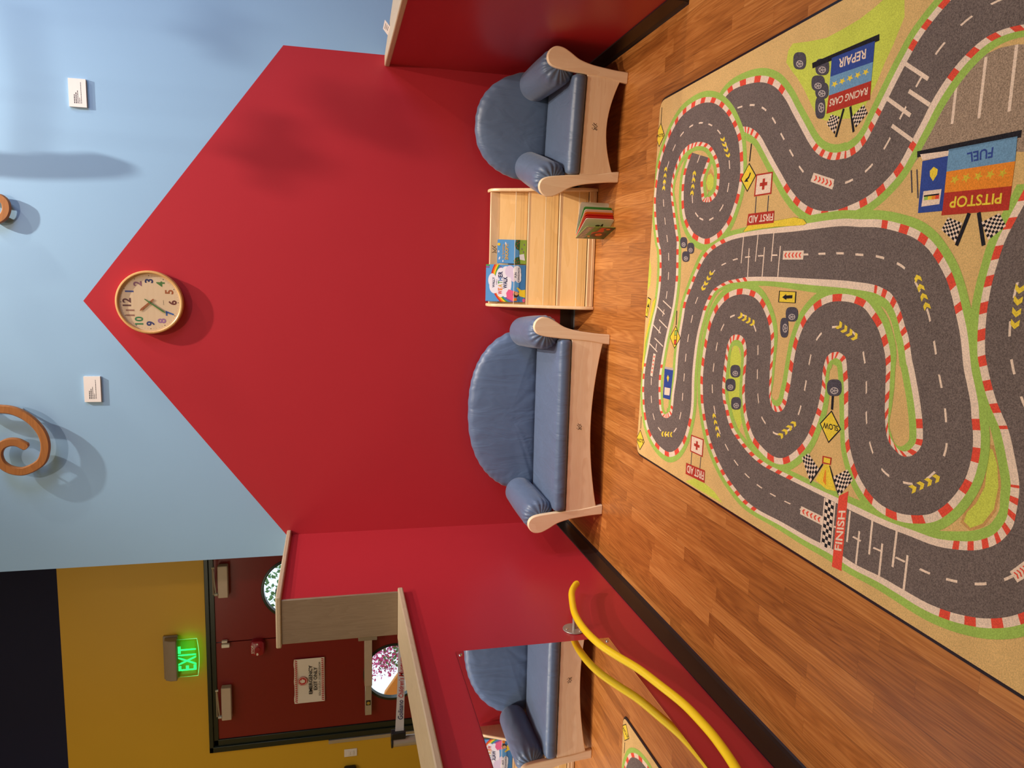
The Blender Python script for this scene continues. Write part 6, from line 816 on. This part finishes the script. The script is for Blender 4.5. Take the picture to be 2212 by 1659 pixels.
def clip_poly(P):
    Q = [Vector((p[0], p[1])) for p in P]
    n = len(inn); area = sum(inn[i][0]*inn[(i+1) % n][1]-inn[(i+1) % n][0]*inn[i][1] for i in range(n)); sg = 1 if area > 0 else -1
    for i in range(n):
        a, b_ = Vector(inn[i]), Vector(inn[(i+1) % n]); e_ = b_-a
        if e_.length < 1e-6: continue
        nr = Vector((-e_.y, e_.x))*sg; R_ = []
        for j in range(len(Q)):
            p, q = Q[j], Q[(j+1) % len(Q)]; dp, dq = (p-a).dot(nr), (q-a).dot(nr)
            if dp >= 0: R_.append(p)
            if (dp >= 0) != (dq >= 0): R_.append(p+(q-p)*(dp/(dp-dq)))
        Q = R_
        if len(Q) < 3: return []
    return Q
def rp_(P, lay, col, dz=0):
    need = any(abs(p[0]) > .80 or p[1] > -1.25 or p[1] < -3.9 for p in P)
    Q = clip_poly(P) if need else [Vector((p[0], p[1])) for p in P]
    if len(Q) >= 3: rg.add([(p[0], p[1], RZ+LZ*lay+dz) for p in Q], [list(range(len(Q)))], 'rug_'+col)
KW, GW = .023, .026
def stroke(S, plain_ranges, l0):
    Lp = spline([(a[0], a[1], 0) for a, c in S], 7); Rp = spline([(c[0], c[1], 0) for a, c in S], 7)
    n = len(Lp); cum = [0]
    for i in range(1, n): cum.append(cum[-1]+((Lp[i]+Rp[i])*.5-(Lp[i-1]+Rp[i-1])*.5).length)
    # resample finely along the centre for crisp stripes
    step = .009; m_ = int(cum[-1]/step); st = []
    j = 0
    for k in range(m_+1):
        s_ = k*step
        while j < n-2 and cum[j+1] < s_: j += 1
        u = (s_-cum[j])/max(1e-9, cum[j+1]-cum[j]); u = min(max(u, 0), 1)
        st.append((Lp[j].lerp(Lp[j+1], u), Rp[j].lerp(Rp[j+1], u), (j+u)/7))
    def nrm(a, b_): d = (a-b_); d.z = 0; return d.normalized()
    for k in range(len(st)-1):
        (l0_, r0_, i0), (l1_, r1_, i1) = st[k], st[k+1]
        na, nb_ = nrm(l0_, r0_), nrm(l1_, r1_)
        pl = any(a <= i0 <= c for a, c in plain_ranges)
        for e0, e1, sg in ((l0_, l1_, 1), (r0_, r1_, -1)):
            rp_([e0+na*sg*(KW-.003), e0+na*sg*(KW+GW), e1+nb_*sg*(KW+GW), e1+nb_*sg*(KW-.003)], l0, 'green', (k*2+(sg > 0))*2e-8)
            col = 'white' if pl or (k % 7) >= 3 else 'red'
            rp_([e0-na*sg*.003, e0+na*sg*KW, e1+nb_*sg*KW, e1-nb_*sg*.003], l0+1, col)
        rp_([l0_, r0_, r1_, l1_], l0+2, 'road')
        if (k % 10) < 4:
            c0, c1 = (l0_+r0_)*.5, (l1_+r1_)*.5; rp_([c0+na*.0035, c0-na*.0035, c1-nb_*.0035, c1+nb_*.0035], l0+3, 'white')
q = lambda S: [((a[0]/1e4, a[1]/1e4), (b_[0]/1e4, b_[1]/1e4)) for a, b_ in S]
S1, S2 = q(D['S1']), q(D['S2'])
stroke(S1[:8], [], 2)
stroke(S2, D['plain2'], 2)
LP = 7
stroke(S1[5:], [(a-5, b_-5) for a, b_ in D['plain1']], LP)
for ip, (lay, col, P) in enumerate(D['P']):
    P = [(a/1e4, b_/1e4) for a, b_ in P]
    if lay <= 1: rp_(P, 1+lay*.5, col, ip*1e-7)
    else: rp_(P, LP+5+(lay-6), col, ip*1e-7)
for body, col, Q in D['T']:
    Q = [(a/1e4, b_/1e4, RZ+LZ*(LP+9)) for a, b_ in Q]; put_text(rg, body, Q, 'rug_'+col, .02)
o = rg.build('printed_pile', parent=t, smooth='flatprint')
